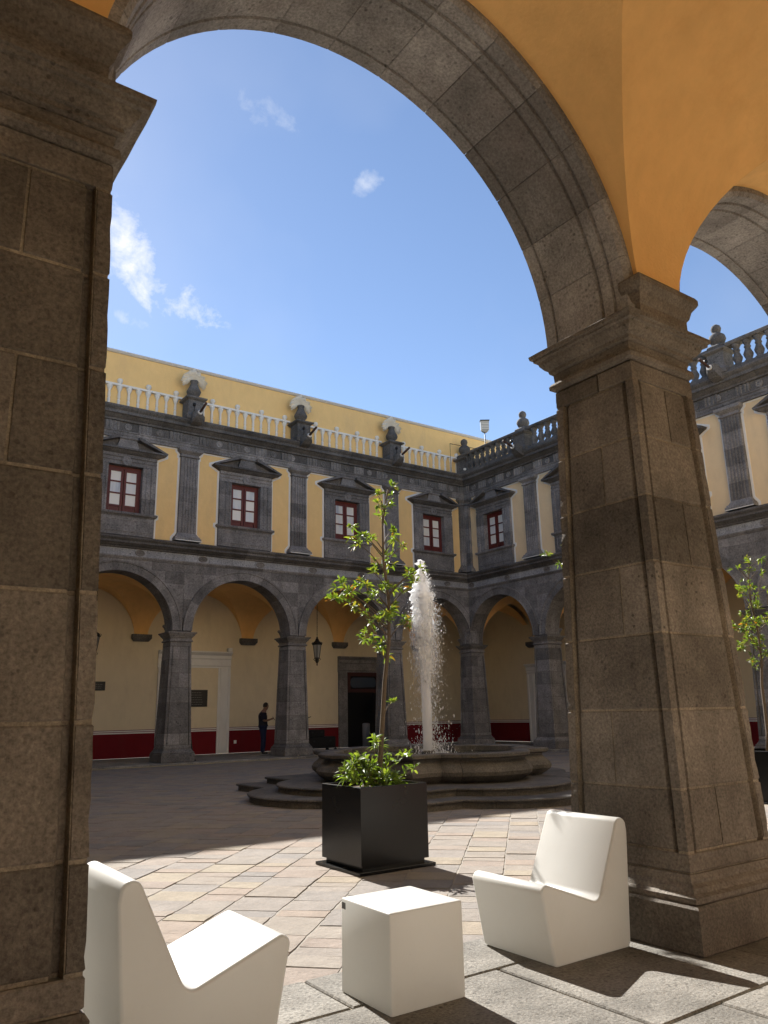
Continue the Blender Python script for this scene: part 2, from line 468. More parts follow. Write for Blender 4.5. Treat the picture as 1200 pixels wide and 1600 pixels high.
# ------------------------------------------------------------------ mesh helpers
class MB:
    """collects polygons; build() makes one mesh datablock"""
    def __init__(s):
        s.v, s.f, s.sm = [], [], []
    def add(s, vs, fs, smooth=False):
        b = len(s.v)
        s.v += [tuple(p) for p in vs]
        s.f += [tuple(i + b for i in f) for f in fs]
        s.sm += [smooth] * len(fs)
        return s
    def box(s, x0, x1, y0, y1, z0, z1):
        return s.add([(x0, y0, z0), (x1, y0, z0), (x1, y1, z0), (x0, y1, z0), (x0, y0, z1), (x1, y0, z1), (x1, y1, z1), (x0, y1, z1)],
                     [(0, 3, 2, 1), (4, 5, 6, 7), (0, 1, 5, 4), (1, 2, 6, 5), (2, 3, 7, 6), (3, 0, 4, 7)])
    def cbox(s, x0, x1, y0, y1, z0, z1, c):
        """box with chamfered top and front edges (rings inset by c)"""
        def ring(i, z): return [(x0 + i, y0 + i, z), (x1 - i, y0 + i, z), (x1 - i, y1 - i, z), (x0 + i, y1 - i, z)]
        return s.loft([ring(c, z0), ring(0, z0 + c), ring(0, z1 - c), ring(c, z1)])
    def loft(s, rings, cap=True, smooth=False, closed=True):
        n = len(rings[0])
        vs = [p for r in rings for p in r]
        fs = []
        for k in range(len(rings) - 1):
            for i in range(n if closed else n - 1):
                j = (i + 1) % n
                fs.append((k * n + i, k * n + j, (k + 1) * n + j, (k + 1) * n + i))
        b = len(s.v)
        s.add(vs, fs, smooth)
        if cap:
            s.f.append(tuple(b + i for i in range(n - 1, -1, -1))); s.sm.append(False)
            s.f.append(tuple(b + (len(rings) - 1) * n + i for i in range(n))); s.sm.append(False)
        return s
    def prism_y(s, poly, y0, y1):
        """polygon in (x,z) extruded along y"""
        return s.loft([[(x, y0, z) for x, z in poly], [(x, y1, z) for x, z in poly]])
    def prism_x(s, poly, x0, x1):
        """polygon in (y,z) extruded along x"""
        return s.loft([[(x0, y, z) for y, z in poly], [(x1, y, z) for y, z in poly]])
    def prism_z(s, poly, z0, z1):
        return s.loft([[(x, y, z0) for x, y in poly], [(x, y, z1) for x, y in poly]])
    def lathe(s, prof, n=12, c=(0, 0, 0), smooth=True):
        rings = [[(c[0] + r * math.cos(2 * PI * i / n), c[1] + r * math.sin(2 * PI * i / n), c[2] + z) for i in range(n)] for r, z in prof]
        return s.loft(rings, True, smooth)
    def square(s, prof, c=(0, 0), ky=1.0):
        """square-plan mouldings: prof = [(half width, z)]"""
        return s.loft([[(c[0] - h, c[1] - h * ky, z), (c[0] + h, c[1] - h * ky, z), (c[0] + h, c[1] + h * ky, z), (c[0] - h, c[1] + h * ky, z)] for h, z in prof])
    def square_rough(s, prof, n=7, amp=.0025, chip=.006):
        """square-plan mouldings with worn, slightly chipped arrises"""
        rings = []
        wob = [random.gauss(0, amp) for _ in range(4 * n)]
        for h, z in prof:
            ring = []
            for k in range(4):
                c, s_ = math.cos(k * PI / 2), math.sin(k * PI / 2)
                for i in range(n):
                    t = -1 + 2 * i / n
                    d = -abs(random.gauss(0, amp)) + wob[k * n + i] * .5
                    tt = t * h
                    if i == 0:
                        q_ = max(0, random.gauss(.003, chip * .6))
                        d -= q_; tt += q_
                    x, y = tt, -(h + d)
                    ring.append((x * c - y * s_, x * s_ + y * c, z + (random.gauss(0, amp * .5) if 0.01 < z < 3.9 else 0)))
            rings.append(ring)
        return s.loft(rings)
    def tube(s, pts, rad, n=6, smooth=True):
        pts = [Vector(p) for p in pts]
        if not isinstance(rad, (list, tuple)): rad = [rad] * len(pts)
        rings = []
        for i, p in enumerate(pts):
            d = (pts[min(i + 1, len(pts) - 1)] - pts[max(i - 1, 0)]).normalized()
            a = d.cross(Vector((0, 0, 1)) if abs(d.z) < 0.9 else Vector((1, 0, 0))).normalized()
            b = d.cross(a)
            rings.append([tuple(p + (a * math.cos(2 * PI * k / n) + b * math.sin(2 * PI * k / n)) * rad[i]) for k in range(n)])
        return s.loft(rings, True, smooth)
    def build(s, name, mat):
        me = bpy.data.meshes.new(name)
        me.from_pydata(s.v, [], s.f)
        me.materials.append(M[mat] if isinstance(mat, str) else mat)
        if any(s.sm):
            me.polygons.foreach_set('use_smooth', s.sm)
        bm = bmesh.new()
        bm.from_mesh(me)
        bmesh.ops.recalc_face_normals(bm, faces=bm.faces)
        bm.to_mesh(me)
        bm.free()
        me.update()
        return me

def put(name, me, parent=None, loc=(0, 0, 0), rot=(0, 0, 0), scale=(1, 1, 1), kind=None):
    o = bpy.data.objects.new(name, me)
    COL.objects.link(o)
    o.parent = parent
    o.location = loc
    o.rotation_euler = rot
    o.scale = scale
    if kind: o['kind'] = kind
    return o

def thing(name, label, cat, loc=(0, 0, 0), rotz=0.0, group=None, me=None):
    o = put(name, me, None, loc, (0, 0, rotz))
    o['label'] = label
    o['category'] = cat
    if group: o['group'] = group
    return o

def structure(name, me, loc=(0, 0, 0)):
    return put(name, me, None, loc, kind='structure')

def copy_tree(o, parent=None):
    c = o.copy()
    COL.objects.link(c)
    c.parent = parent
    for ch in list(o.children):
        copy_tree(ch, c)
    return c

# ------------------------------------------------------------------ key dimensions (metres)
B = 4.14                       # bay of the arcades
X0, Y0 = 4.525, 3.302          # the pier of the near arcade that stands free
XE, YN = 21.38, 24.085         # pier axes of the side wing and the far wing
ZF = -0.07                     # courtyard level; gallery floors are 0
ZS = 3.95                      # arch springing
RA = 1.75                      # arch radius
YB = 3.62                      # pier axis to back wall of a gallery
HW = 0.36                      # half thickness of the arcade wall

# ------------------------------------------------------------------ ground
g = MB()
g.add([(-900, -900, -0.30), (900, -900, -0.30), (900, 900, -0.30), (-900, 900, -0.30)], [(0, 1, 2, 3)])
structure('ground', g.build('ground', 'earth'))

court = structure('courtyard_pavement', MB().box(-5, XE + 0.2, Y0 + 0.3, YN + 0.2, -0.28, ZF - 0.005).build('courtyard_bed', 'joint'))
FC = (9.28, 11.80)             # fountain centre

def in_view(x, y, z):
    d = Vector((x, y, z)) - CAM_LOC
    w = d.dot(fwd)
    if w < 0.3: return None
    return (600 + 1210.37 * d.dot(rgt) / w, 800 - 1210.37 * d.dot(upv) / w, w)

tiles = []
ca, sa = math.cos(R(45)), math.sin(R(45))
s0 = -24.0
while s0 < 24:
    row_w = random.choice((0.33, 0.36, 0.38, 0.40, 0.43))
    t = -8 + random.uniform(0, 0.3)
    while t < 36:
        ln = random.choice((0.17, 0.20, 0.23, 0.26, 0.29, 0.32, 0.36, 0.42)) * random.uniform(0.9, 1.1)
        tc_, sc_ = t + ln / 2, s0 + row_w / 2
        x, y = tc_ * ca + sc_ * sa, tc_ * sa - sc_ * ca
        t += ln
        if not (-0.2 < x < XE - 0.3 and Y0 + 0.42 < y < YN - 0.5): continue
        if math.hypot(x - FC[0], y - FC[1]) < 2.4: continue
        p = in_view(x, y, ZF)
        vis = p is not None and -40 < p[0] < 1240 and p[1] < 1660
        tiles.append((p[2] if vis else 999, x, y, ln, row_w))
    s0 += row_w
tiles.sort()
def tile_outline():
    """unit stone with rough, slightly broken edges"""
    pts = []
    for k in range(4):
        c, s_ = math.cos(k * PI / 2), math.sin(k * PI / 2)
        for u in (-.5, -.22, .08, .3):
            d = -.5 + abs(random.gauss(0, .009)) + (.02 if u == -.5 and random.random() < .3 else 0)
            uu = u + (random.uniform(0, .02) if u == -.5 else random.uniform(-.05, .05))
            pts.append((uu * c - d * s_, uu * s_ + d * c))
    return pts
def tile_rings(ol):
    top = 1 + random.uniform(-.08, .05)
    tl = [random.uniform(-.05, .05) for _ in range(2)]
    r = [[(u, v, 0) for u, v in ol], [(u, v, .78) for u, v in ol], [(u * .98, v * .98, top + u * tl[0] + v * tl[1]) for u, v in ol]]
    return r
OUT = [tile_outline() for _ in range(24)]
TILE = [MB().loft(tile_rings(o)).build('paving_stone', 'paving') for o in OUT]
def tile_frame(ln, rw):
    return ln - random.uniform(-0.002, 0.005), rw - random.uniform(-0.001, 0.007), 0.031 + random.uniform(-0.003, 0.003), random.uniform(-0.012, 0.012)
for d, x, y, ln, rw in tiles[:300]:
    a, b, h, w = tile_frame(ln, rw)
    put('paving_stone', random.choice(TILE), court, (x, y, ZF - 0.03), (random.uniform(-.006, .006), random.uniform(-.006, .006), R(45) + w + random.choice((0, PI))), (a, b, h))
rest = MB()
for d, x, y, ln, rw in tiles[300:]:
    a, b, h, w = tile_frame(ln, rw)
    ang = R(45) + w
    c, s_ = math.cos(ang), math.sin(ang)
    rg_ = tile_rings(random.choice(OUT))
    n_ = len(rg_[0])
    v = [(x + u * a * c - vv * b * s_, y + u * a * s_ + vv * b * c, ZF - 0.03 + z * h) for r in rg_[1:] for u, vv, z in r]
    f = [tuple(range(n_, 2 * n_))] + [(i, (i + 1) % n_, n_ + (i + 1) % n_, n_ + i) for i in range(n_)]
    rest.add(v, f)
put('paving_field', rest.build('paving_field', 'paving'), court, kind='stuff')

# near gallery floor: big worn slabs with a straight edge towards the courtyard
gal = structure('gallery_floor', MB().box(-9, XE - 0.4, Y0 - YB - 0.5, 3.825, -0.28, -0.012).build('gallery_bed', 'mortar'))
def slab(x0, x1, y0, y1, par, nm='floor_slab'):
    c = 0.006
    jit = lambda: random.uniform(-0.006, 0.006)
    p = [(x0 + jit(), y0 + jit()), (x1 + jit(), y0 + jit()), (x1 + jit(), y1 + jit()), (x0 + jit(), y1 + jit())]
    cx, cy = (x0 + x1) / 2, (y0 + y1) / 2
    z = random.uniform(-0.003, 0.002)
    def ring(k, zz): return [(px - math.copysign(k, px - cx), py - math.copysign(k, py - cy), zz) for px, py in p]
    mb = MB().loft([ring(0, -0.06), ring(0, z - 0.008), ring(c, z)])
    put(nm, mb.build('floor_slab', 'slab'), par)
gy = [3.835, 3.365, 2.378, 1.42, 0.45, -0.32]
gx = [[-2.3, -0.95, 0.35, 1.02, 2.165, 3.62, 4.9, 6.1, 7.4, 8.8, 10.3, 12.0, 13.6, 15.2],
      [-2.0, -0.4, 0.75, 1.75, 3.05, 4.3, 5.6, 7.0, 8.6, 10.2, 12.0],
      [-2.3, -1.0, 0.6, 2.0, 3.5, 4.75, 6.3, 7.9, 9.5],
      [-2.0, -0.3, 1.3, 2.6, 4.0, 5.5, 7.0],
      [-2.3, -0.8, 0.9, 2.2, 3.6, 5.0]]
for r in range(5):
    for i in range(len(gx[r]) - 1):
        slab(gx[r][i] + 0.008, gx[r][i + 1] - 0.008, gy[r + 1] + 0.008, gy[r] - (0.0 if r == 0 else 0.008), gal)

# far galleries' floors with their low kerb
nf = structure('far_gallery_floor', MB().box(-5, XE + YB, YN - 0.62, YN + YB, -0.28, -0.004).build('far_gallery_bed', 'slab'))
ef = structure('side_gallery_floor', MB().box(XE - 0.62, XE + YB, Y0 - 2, YN - 0.63, -0.28, -0.006).build('side_gallery_bed', 'slab'))
ks = MB().cbox(0, 1.285, -0.24, 0, -0.20, 0.0, 0.02).build('kerb_stone', 'slab')
for i in range(20):
    put('kerb_stone', ks, nf, (-5 + i * 1.3, YN - 0.60, 0))
for i in range(14):
    put('kerb_stone', ks, ef, (XE - 0.60, YN - 0.9 - i * 1.3, 0), (0, 0, -PI / 2))

# ------------------------------------------------------------------ arcade kit (local frame: x along the wing, y inwards, z up; pier axis at y = 0)
def shaft_hw(z): return 0.430 + (0.338 - 0.430) * (z - 0.39) / (3.60 - 0.39)

def pier_ring(h, panel):
    """plan of a pier shaft: corner strips, a sunk groove and a slightly sunk panel on every side"""
    if not panel:
        return [(-h, -h), (h, -h), (h, h), (-h, h)]
    side = [(-h, 0), (-h + .060, 0), (-h + .066, .040), (-h + .092, .040), (-h + .104, .014), (h - .104, .014), (h - .092, .040), (h - .066, .040), (h - .060, 0)]
    out = []
    for k in range(4):
        c, s_ = math.cos(k * PI / 2), math.sin(k * PI / 2)
        for t, d in side:
            x, y = t, -h + d
            out.append((x * c - y * s_, x * s_ + y * c))
    return out

def cut_poly(poly, axis, c, keep_less):
    """clip a polygon by the plane coordinate[axis] = c"""
    out = []
    n = len(poly)
    ins = lambda p: (p[axis] <= c) if keep_less else (p[axis] >= c)
    for i in range(n):
        p, q_ = poly[i], poly[(i + 1) % n]
        if ins(p): out.append(p)
        if ins(p) != ins(q_):
            t = (c - p[axis]) / (q_[axis] - p[axis])
            out.append((p[0] + t * (q_[0] - p[0]), p[1] + t * (q_[1] - p[1])))
    return out

def make_course(z0, z1, panel, cut, mat, rough=False):
    """stones of one course: whole, or two halves split by a plane"""
    g_ = 0.0065
    parts = []
    for half in ((None,) if cut is None else (True, False)):
        rings = []
        lv = [(z0 + g_, .005), (z0 + g_ + .007, 0), (z1 - g_ - .007, 0), (z1 - g_, .005)]
        if rough:
            lv = [lv[0], lv[1]] + [(z0 + (z1 - z0) * q_ / 7, 0) for q_ in range(1, 7) if lv[1][0] + .01 < z0 + (z1 - z0) * q_ / 7 < lv[2][0] - .01] + [lv[2], lv[3]]
        for z, dh in lv:
            p = pier_ring(shaft_hw(z) - dh, panel)
            if rough:
                nc = len(p) // 4
                p = [(x * (1 - ch), y * (1 - ch)) for x, y, ch in ((x, y, (max(0, random.gauss(.001, .005)) if i % nc == 0 else abs(random.gauss(0, .0025)))) for i, (x, y) in enumerate(p))]
            if half is not None:
                ax, c = cut
                p = cut_poly(p, ax, c + (-g_ if half else g_), half)
            rings.append([(x, y, z) for x, y in p])
        parts.append(MB().loft(rings).build('shaft_stone', mat))
    return parts

def make_pier_kit(mat, core, rough=False):
    courses = [(0.39, 0.50, False, None), (0.50, 0.84, True, (0, 0.06)), (0.84, 1.29, True, (1, -0.05)), (1.29, 1.75, True, None), (1.75, 2.20, True, (1, 0.10)),
               (2.20, 2.64, True, (0, -0.04)), (2.64, 3.06, True, (1, 0.03)), (3.06, 3.46, True, (0, -0.02)), (3.46, 3.60, False, (1, 0.05))]
    kit = {'stones': []}
    for c in courses:
        kit['stones'] += make_course(*c, mat, rough)
    core_r = lambda z, pn: [(x, y, z) for x, y in pier_ring(shaft_hw(z) - .006, pn)]
    kit['core'] = MB().loft([core_r(.46, True), core_r(3.50, True)]).square([(.42, .02), (.418, .459)]).square([(.325, 3.501), (.30, 3.93)]).build('pier_core', core)
    sq = (lambda p: MB().square_rough(p)) if rough else (lambda p: MB().square(p))
    kit['plinth'] = sq([(0.512, 0.0), (0.522, 0.012), (0.523, 0.06), (0.522, 0.12), (0.523, 0.18), (0.522, 0.235), (0.510, 0.25)]).build('plinth', mat)
    kit['base'] = sq([(0.50, 0.252), (0.507, 0.265), (0.507, 0.285), (0.478, 0.30), (0.470, 0.325), (0.448, 0.345), (0.446, 0.365), (0.436, 0.388)]).build('base_moulding', mat)
    kit['neck'] = sq([(0.342, 3.603), (0.372, 3.615), (0.378, 3.640), (0.368, 3.662), (0.345, 3.672), (0.344, 3.735)]).build('necking', mat)
    kit['cap'] = sq([(0.350, 3.738), (0.372, 3.746), (0.374, 3.772), (0.392, 3.780), (0.418, 3.815), (0.430, 3.845), (0.448, 3.850), (0.452, 3.868), (0.466, 3.872), (0.470, 3.900), (0.460, 3.908)]).build('capital', mat)
    return kit

def add_pier(par, x, kit, imp):
    p = put('pier', kit['core'], par, (x, 0, 0))
    for me in kit['stones']:
        put('shaft_stone', me, p)
    for k, nm in (('plinth', 'plinth'), ('base', 'base_moulding'), ('neck', 'necking'), ('cap', 'capital')):
        put(nm, kit[k], p)
    put('springer', kit['springer'], p)
    put('vault_impost', imp, p)
    return p

def spr(mat):
    return MB().square([(0.318, 3.909), (0.318, 3.962)], ky=1.0).build('springer', mat)

NV = 13
def make_voussoir(mat):
    """one arch stone; local origin at the arch centre, stone centred on +z. (y, radius) section with mouldings"""
    sec = [(-.400, 1.750), (-.305, 1.750), (-.300, 1.768), (-.286, 1.768), (-.281, 1.752), (.130, 1.752), (.136, 1.775), (.150, 1.775), (.156, 1.756),
           (.235, 1.756), (.241, 1.780), (.254, 1.780), (.260, 1.764), (.345, 1.770), (.372, 1.800), (.372, 1.955), (-.300, 1.955), (-.300, 2.052), (-.415, 2.052),
           (-.415, 2.000), (-.390, 1.990), (-.390, 1.800), (-.400, 1.795)]
    half = PI / NV / 2
    gap = 0.0010
    rings = []
    ns = 4
    for k in range(ns + 1):
        a = -half + gap + (2 * half - 2 * gap) * k / ns
        sh = 0.003 if k in (0, ns) else 0.0
        rings.append([(math.sin(a) * (r + sh), y, math.cos(a) * (r + sh)) for y, r in sec])
    # tiny extra rings make the joint a chamfer
    def ring_at(a): return [(math.sin(a) * r, y, math.cos(a) * r) for y, r in sec]
    rings.insert(1, ring_at(-half + gap + 0.004))
    rings.insert(len(rings) - 1, ring_at(half - gap - 0.004))
    return MB().loft(rings).build('voussoir', mat)

def make_arch_core(mat):
    """thin mortar ring that shows in the joints between the arch stones"""
    mb = MB()
    n = 40
    r0, r1, y0, y1 = 1.772, 1.95, -.375, .365
    rings = []
    for k in range(n + 1):
        a = -PI / 2 + PI * k / n
        rings.append([(math.sin(a) * r, y, math.cos(a) * r) for y, r in ((y0, 1.775), (y1, 1.795), (y1, r1), (y0, r1))])
    return mb.loft(rings).build('arch', mat)

def make_wall_core(mat, ztop):
    """wall with an arch hole, one bay, x 0..B"""
    mb = MB()
    n = 24
    pts = [(B / 2 - 1.945 * math.cos(PI * k / n), ZS + 1.945 * math.sin(PI * k / n)) for k in range(n + 1)]
    for y, flip in ((-.30, 1), (.36, 0)):
        vs, fs = [], []
        for (x, z) in pts:
            vs += [(x, y, z), (x, y, ztop)]
        for k in range(n):
            fs.append((2 * k, 2 * k + 2, 2 * k + 3, 2 * k + 1))
        vs2 = [(0, y, ZS), (pts[0][0], y, ZS), (pts[0][0], y, ztop), (0, y, ztop), (pts[-1][0], y, ZS), (B, y, ZS), (B, y, ztop), (pts[-1][0], y, ztop)]
        mb.add(vs, fs)
        mb.add(vs2, [(0, 1, 2, 3), (4, 5, 6, 7)])
    vs, fs = [], []
    for (x, z) in pts:
        vs += [(x, -.30, z), (x, .36, z)]
    for k in range(n): fs.append((2 * k, 2 * k + 1, 2 * k + 3, 2 * k + 2))
    mb.add(vs, fs)
    return mb.build('wall_core', mat)

def make_spandrels(mat):
    """left-hand spandrel stones of a bay (x 0.. arc); the right ones are mirrored"""
    out = []
    rr = 2.0
    zs = [(4.35, 4.95, None), (4.95, 5.42, None), (5.42, 5.80, 0.62), (5.80, 6.07, 1.05)]
    def xa(z):
        d = rr * rr - (z - ZS) ** 2
        return B / 2 - (math.sqrt(d) if d > 0 else 0)
    for z0, z1, sp in zs:
        def shape(xl, xr_lim):
            pts = [(xl, z0)]
            m = 6
            arc = [(xa(z0 + (z1 - z0) * k / m), z0 + (z1 - z0) * k / m) for k in range(m + 1)]
            arc = [(min(x, xr_lim), z) for x, z in arc]
            return [(xl, z0 + .003)] + [(x, min(max(z, z0 + .003), z1 - .003)) for x, z in arc] + [(xl, z1 - .003)]
        if sp is None:
            out.append(MB().prism_y(shape(0.003, 9), -.36, -.29).build('spandrel_stone', mat))
        else:
            if xa(z0) > 0: pass
            out.append(MB().prism_y([(0.003, z0 + .003), (min(sp, xa(z0)) - .003, z0 + .003)] + [(min(sp, xa(z0 + (z1 - z0) * k / 6)) - .003, z0 + .003 + (z1 - z0 - .006) * k / 6) for k in range(1, 7)] + [(0.003, z1 - .003)], -.36, -.29).build('spandrel_stone', mat))
            lo = [(max(sp, 0) + .003, z0 + .003 + (z1 - z0 - .006) * k / 6) for k in range(7)]
            hi = [(max(xa(z0 + (z1 - z0) * k / 6), sp + .004), z0 + .003 + (z1 - z0 - .006) * k / 6) for k in range(7)]
            out.append(MB().prism_y(lo + hi[::-1], -.36, -.29).build('spandrel_stone', mat))
    return out

VA_C, VA_R, VA_H, VZ = (0.40 + YB) / 2, (YB - 0.40) / 2, 1.60, 4.20
def zA(y): return VZ + VA_H * math.sqrt(max(0, 1 - ((y - VA_C) / VA_R) ** 2))
def zB(x): return ZS + 1.85 * math.sqrt(max(0, 1 - (x / 1.85) ** 2))
def make_vault():
    """groin vault over one bay of gallery, four webs with sharp groins; x 0..B, y 0.34..YB"""
    mb = MB()
    n, m = 40, 10
    xb = 1.85 * math.sqrt(1 - ((VZ - ZS) / 1.85) ** 2)
    for side in (0, 1):
        vs, fs = [], []
        for i in range(n + 1):
            x = xb * math.sin(-PI / 2 + PI * i / n)
            z = max(zB(x), VZ)
            yg = VA_C - VA_R * math.sqrt(max(0, 1 - ((z - VZ) / VA_H) ** 2))
            for j in range(m + 1):
                y = 0.365 + (yg - 0.365) * j / m
                yy = y if side == 0 else 2 * VA_C - y + (0.02 if j == 0 else 0)
                vs.append((B / 2 + x, yy, z))
        for i in range(n):
            for j in range(m):
                a = i * (m + 1) + j
                fs.append((a, a + 1, a + m + 2, a + m + 1))
        mb.add(vs, fs, True)
    for side in (-1, 1):
        vs, fs = [], []
        for i in range(n + 1):
            y = VA_C + VA_R * math.sin(-PI / 2 + PI * i / n)
            z = zA(y)
            xg = 1.85 * math.sqrt(max(0, 1 - ((z - ZS) / 1.85) ** 2))
            for j in range(m + 1):
                x = B / 2 + (xg - B / 2) * j / m
                vs.append((B / 2 + side * x, y, z))
        for i in range(n):
            for j in range(m):
                a = i * (m + 1) + j
                fs.append((a, a + 1, a + m + 2, a + m + 1))
        mb.add(vs, fs, True)
    me = mb.build('vault', 'orange')
    return me

VAULT = make_vault()
def impost(mat):
    """moulded block over the capital on the gallery side, carrying the vault"""
    prof = [(0.270, 3.910), (0.270, 4.010), (0.285, 4.030), (0.300, 4.085), (0.330, 4.125), (0.338, 4.140), (0.338, 4.175), (0.325, 4.198)]
    rings = []
    for h, z in prof:
        d = h - 0.27
        rings.append([(-h, 0.30, z), (h, 0.30, z), (h, 0.415 + d, z), (-h, 0.415 + d, z)])
    return MB().loft(rings).build('vault_impost', mat)
def corbel(mat):
    rings = []
    for h, z, d in ((0.27, 3.95, 0.12), (0.30, 4.00, 0.16), (0.34, 4.05, 0.20), (0.34, 4.19, 0.20)):
        rings.append([(-h, YB - d, z), (h, YB - d, z), (h, YB + 0.05, z), (-h, YB + 0.05, z)])
    return MB().loft(rings).build('corbel', mat)

KIT_FAR = make_pier_kit('stone', 'mortar_dark')
KIT_FAR['springer'] = spr('stone')
KIT_NEAR = make_pier_kit('pier_stone', 'mortar', True)
KIT_NEAR['springer'] = spr('pier_stone')
VOUS_FAR, VOUS_NEAR = make_voussoir('stone'), make_voussoir('vous_stone')
ARCH_FAR, ARCH_NEAR = make_arch_core('mortar_dark'), make_arch_core('mortar_dark')
CORE = make_wall_core('stone', 6.40)
SPAN = make_spandrels('stone')
IMP_FAR, IMP_NEAR, CORBEL = impost('stone'), impost('pier_stone'), corbel('stone_dark')

# ---- upper storey kit
def sweep_kit(prof, n, mat, name):
    L = B / n
    return MB().prism_x(prof, 0.0015, L - 0.0015).build(name, mat)
NECK_STRIP = sweep_kit([(-.30, 6.075), (-.375, 6.075), (-.385, 6.10), (-.41, 6.13), (-.41, 6.165), (-.30, 6.165)], 3, 'stone', 'string_course')
FR_PANEL = MB().cbox(0.003, B / 10 - 0.003, -.372, -.30, 6.172, 6.405, 0.004).build('frieze_panel', 'frieze')
CORN_MID = sweep_kit([(-.30, 6.410), (-.43, 6.410), (-.44, 6.45), (-.50, 6.475), (-.56, 6.52), (-.60, 6.535), (-.60, 6.60), (-.655, 6.645), (-.675, 6.675), (-.675, 6.725), (-.30, 6.805)], 4, 'stone_dark', 'cornice_stone')
ARCHIT = sweep_kit([(-.28, 9.955), (-.385, 9.955), (-.385, 10.04), (-.40, 10.045), (-.40, 10.13), (-.425, 10.15), (-.425, 10.185), (-.28, 10.185)], 4, 'stone', 'architrave_stone')
FR_UP = sweep_kit([(-.28, 10.188), (-.375, 10.188), (-.375, 10.49), (-.28, 10.49)], 4, 'stone_dark', 'upper_frieze_stone')
CORN_TOP = sweep_kit([(-.20, 10.493), (-.44, 10.493), (-.455, 10.55), (-.52, 10.59), (-.60, 10.65), (-.66, 10.665), (-.66, 10.76), (-.72, 10.81), (-.755, 10.86), (-.755, 10.91), (-.20, 10.93)], 4, 'stone_dark', 'upper_cornice_stone')

def oval_me():
    mb = MB()
    n = 20
    def ell(a, b, y): return [(a * math.cos(2 * PI * i / n), y, b * math.sin(2 * PI * i / n)) for i in range(n)]
    mb.loft([ell(.155, .098, -.37), ell(.155, .098, -.392), ell(.142, .087, -.398), ell(.118, .068, -.392), ell(.112, .062, -.378)], cap=True)
    for k in range(4):
        a = k * PI / 4 + 0.3
        dx, dz = math.cos(a), math.sin(a) * 0.58
        mb.prism_y([(-dx * .115 - dz * .02, -dz * .115 - .008), (dx * .115 - dz * .02, dz * .115 - .008), (dx * .115 + dz * .02, dz * .115 + .008), (-dx * .115 + dz * .02, -dz * .115 + .008)], -.39, -.375 + k * 0.0005)
    return mb.build('oval_grille', 'stone')
OVAL = oval_me()

def triglyph_me():
    prof = []
    w = .21
    xs = [-w, -w + .045, -w + .065, -w + .10, -w + .12, -.045 + .0, -.02, .02, .045, w - .12, w - .10, w - .065, w - .045, w]
    ds = [0, 0, .03, .03, 0, 0, .03, .03, 0, 0, .03, .03, 0, 0]
    poly = [(x, -.42 + d) for x, d in zip(xs, ds)] + [(w, -.36), (-w, -.36)]
    return MB().prism_z(poly, 10.20, 10.475).build('triglyph', 'stone')
TRIG = triglyph_me()
def disc_me(r, y0, y1, mat, nm, n=16):
    def c(k, y): return [(k * math.cos(2 * PI * i / n), y, k * math.sin(2 * PI * i / n)) for i in range(n)]
    return MB().loft([c(r, y0), c(r, y1 + .01), c(r * .8, y1), c(r * .6, y1 + .012), c(r * .35, y1 + .012), c(r * .2, y1 - .004)]).build(nm, mat)
ROSE = disc_me(.115, -.37, -.41, 'stone', 'rosette')
KEYDISC = disc_me(.155, -.40, -.435, 'stone', 'keystone_medallion')

# pilaster: base, five fluted drums, capital
def flute_poly(w, y):
    pts = []
    nfl = 5
    pitch = 2 * (w - .05) / nfl
    pts.append((-w, y))
    for i in range(nfl):
        a = -w + .05 + i * pitch
        pts += [(a + pitch * .16, y), (a + pitch * .28, y + .028), (a + pitch * .72, y + .028), (a + pitch * .84, y)]
    pts.append((w, y))
    return pts + [(w, -.29), (-w, -.29)]
PIL_DRUM = []
zz = [7.10, 7.62, 8.14, 8.66, 9.18, 9.66]
for i in range(5):
    PIL_DRUM.append(MB().prism_z(flute_poly(.305 - .003 * i, -.415), zz[i] + .003, zz[i + 1] - .003).build('fluted_drum', 'stone'))
def flat_loft(prof, mat, nm):
    """pilaster mouldings: prof = [(half width, front y, z)]"""
    return MB().loft([[(-h, y, z), (h, y, z), (h, -.29, z), (-h, -.29, z)] for h, y, z in prof]).build(nm, mat)
PIL_BASE = flat_loft([(.445, -.555, 6.81), (.445, -.555, 6.90), (.415, -.525, 6.915), (.405, -.515, 6.96), (.36, -.47, 6.99), (.345, -.455, 7.03), (.315, -.425, 7.07), (.310, -.42, 7.097)], 'stone', 'pilaster_base')
PIL_CAP = flat_loft([(.300, -.412, 9.663), (.335, -.445, 9.675), (.335, -.445, 9.705), (.305, -.415, 9.72), (.305, -.415, 9.77), (.345, -.455, 9.80), (.40, -.51, 9.85), (.415, -.525, 9.87), (.415, -.525, 9.953)], 'stone', 'pilaster_capital')
WHITE_STRIP = MB().box(-.42, .46, -.60, -.578, 6.80, 6.822).build('base_white_strip', 'white')  # thin white strip along the foot of a pilaster base

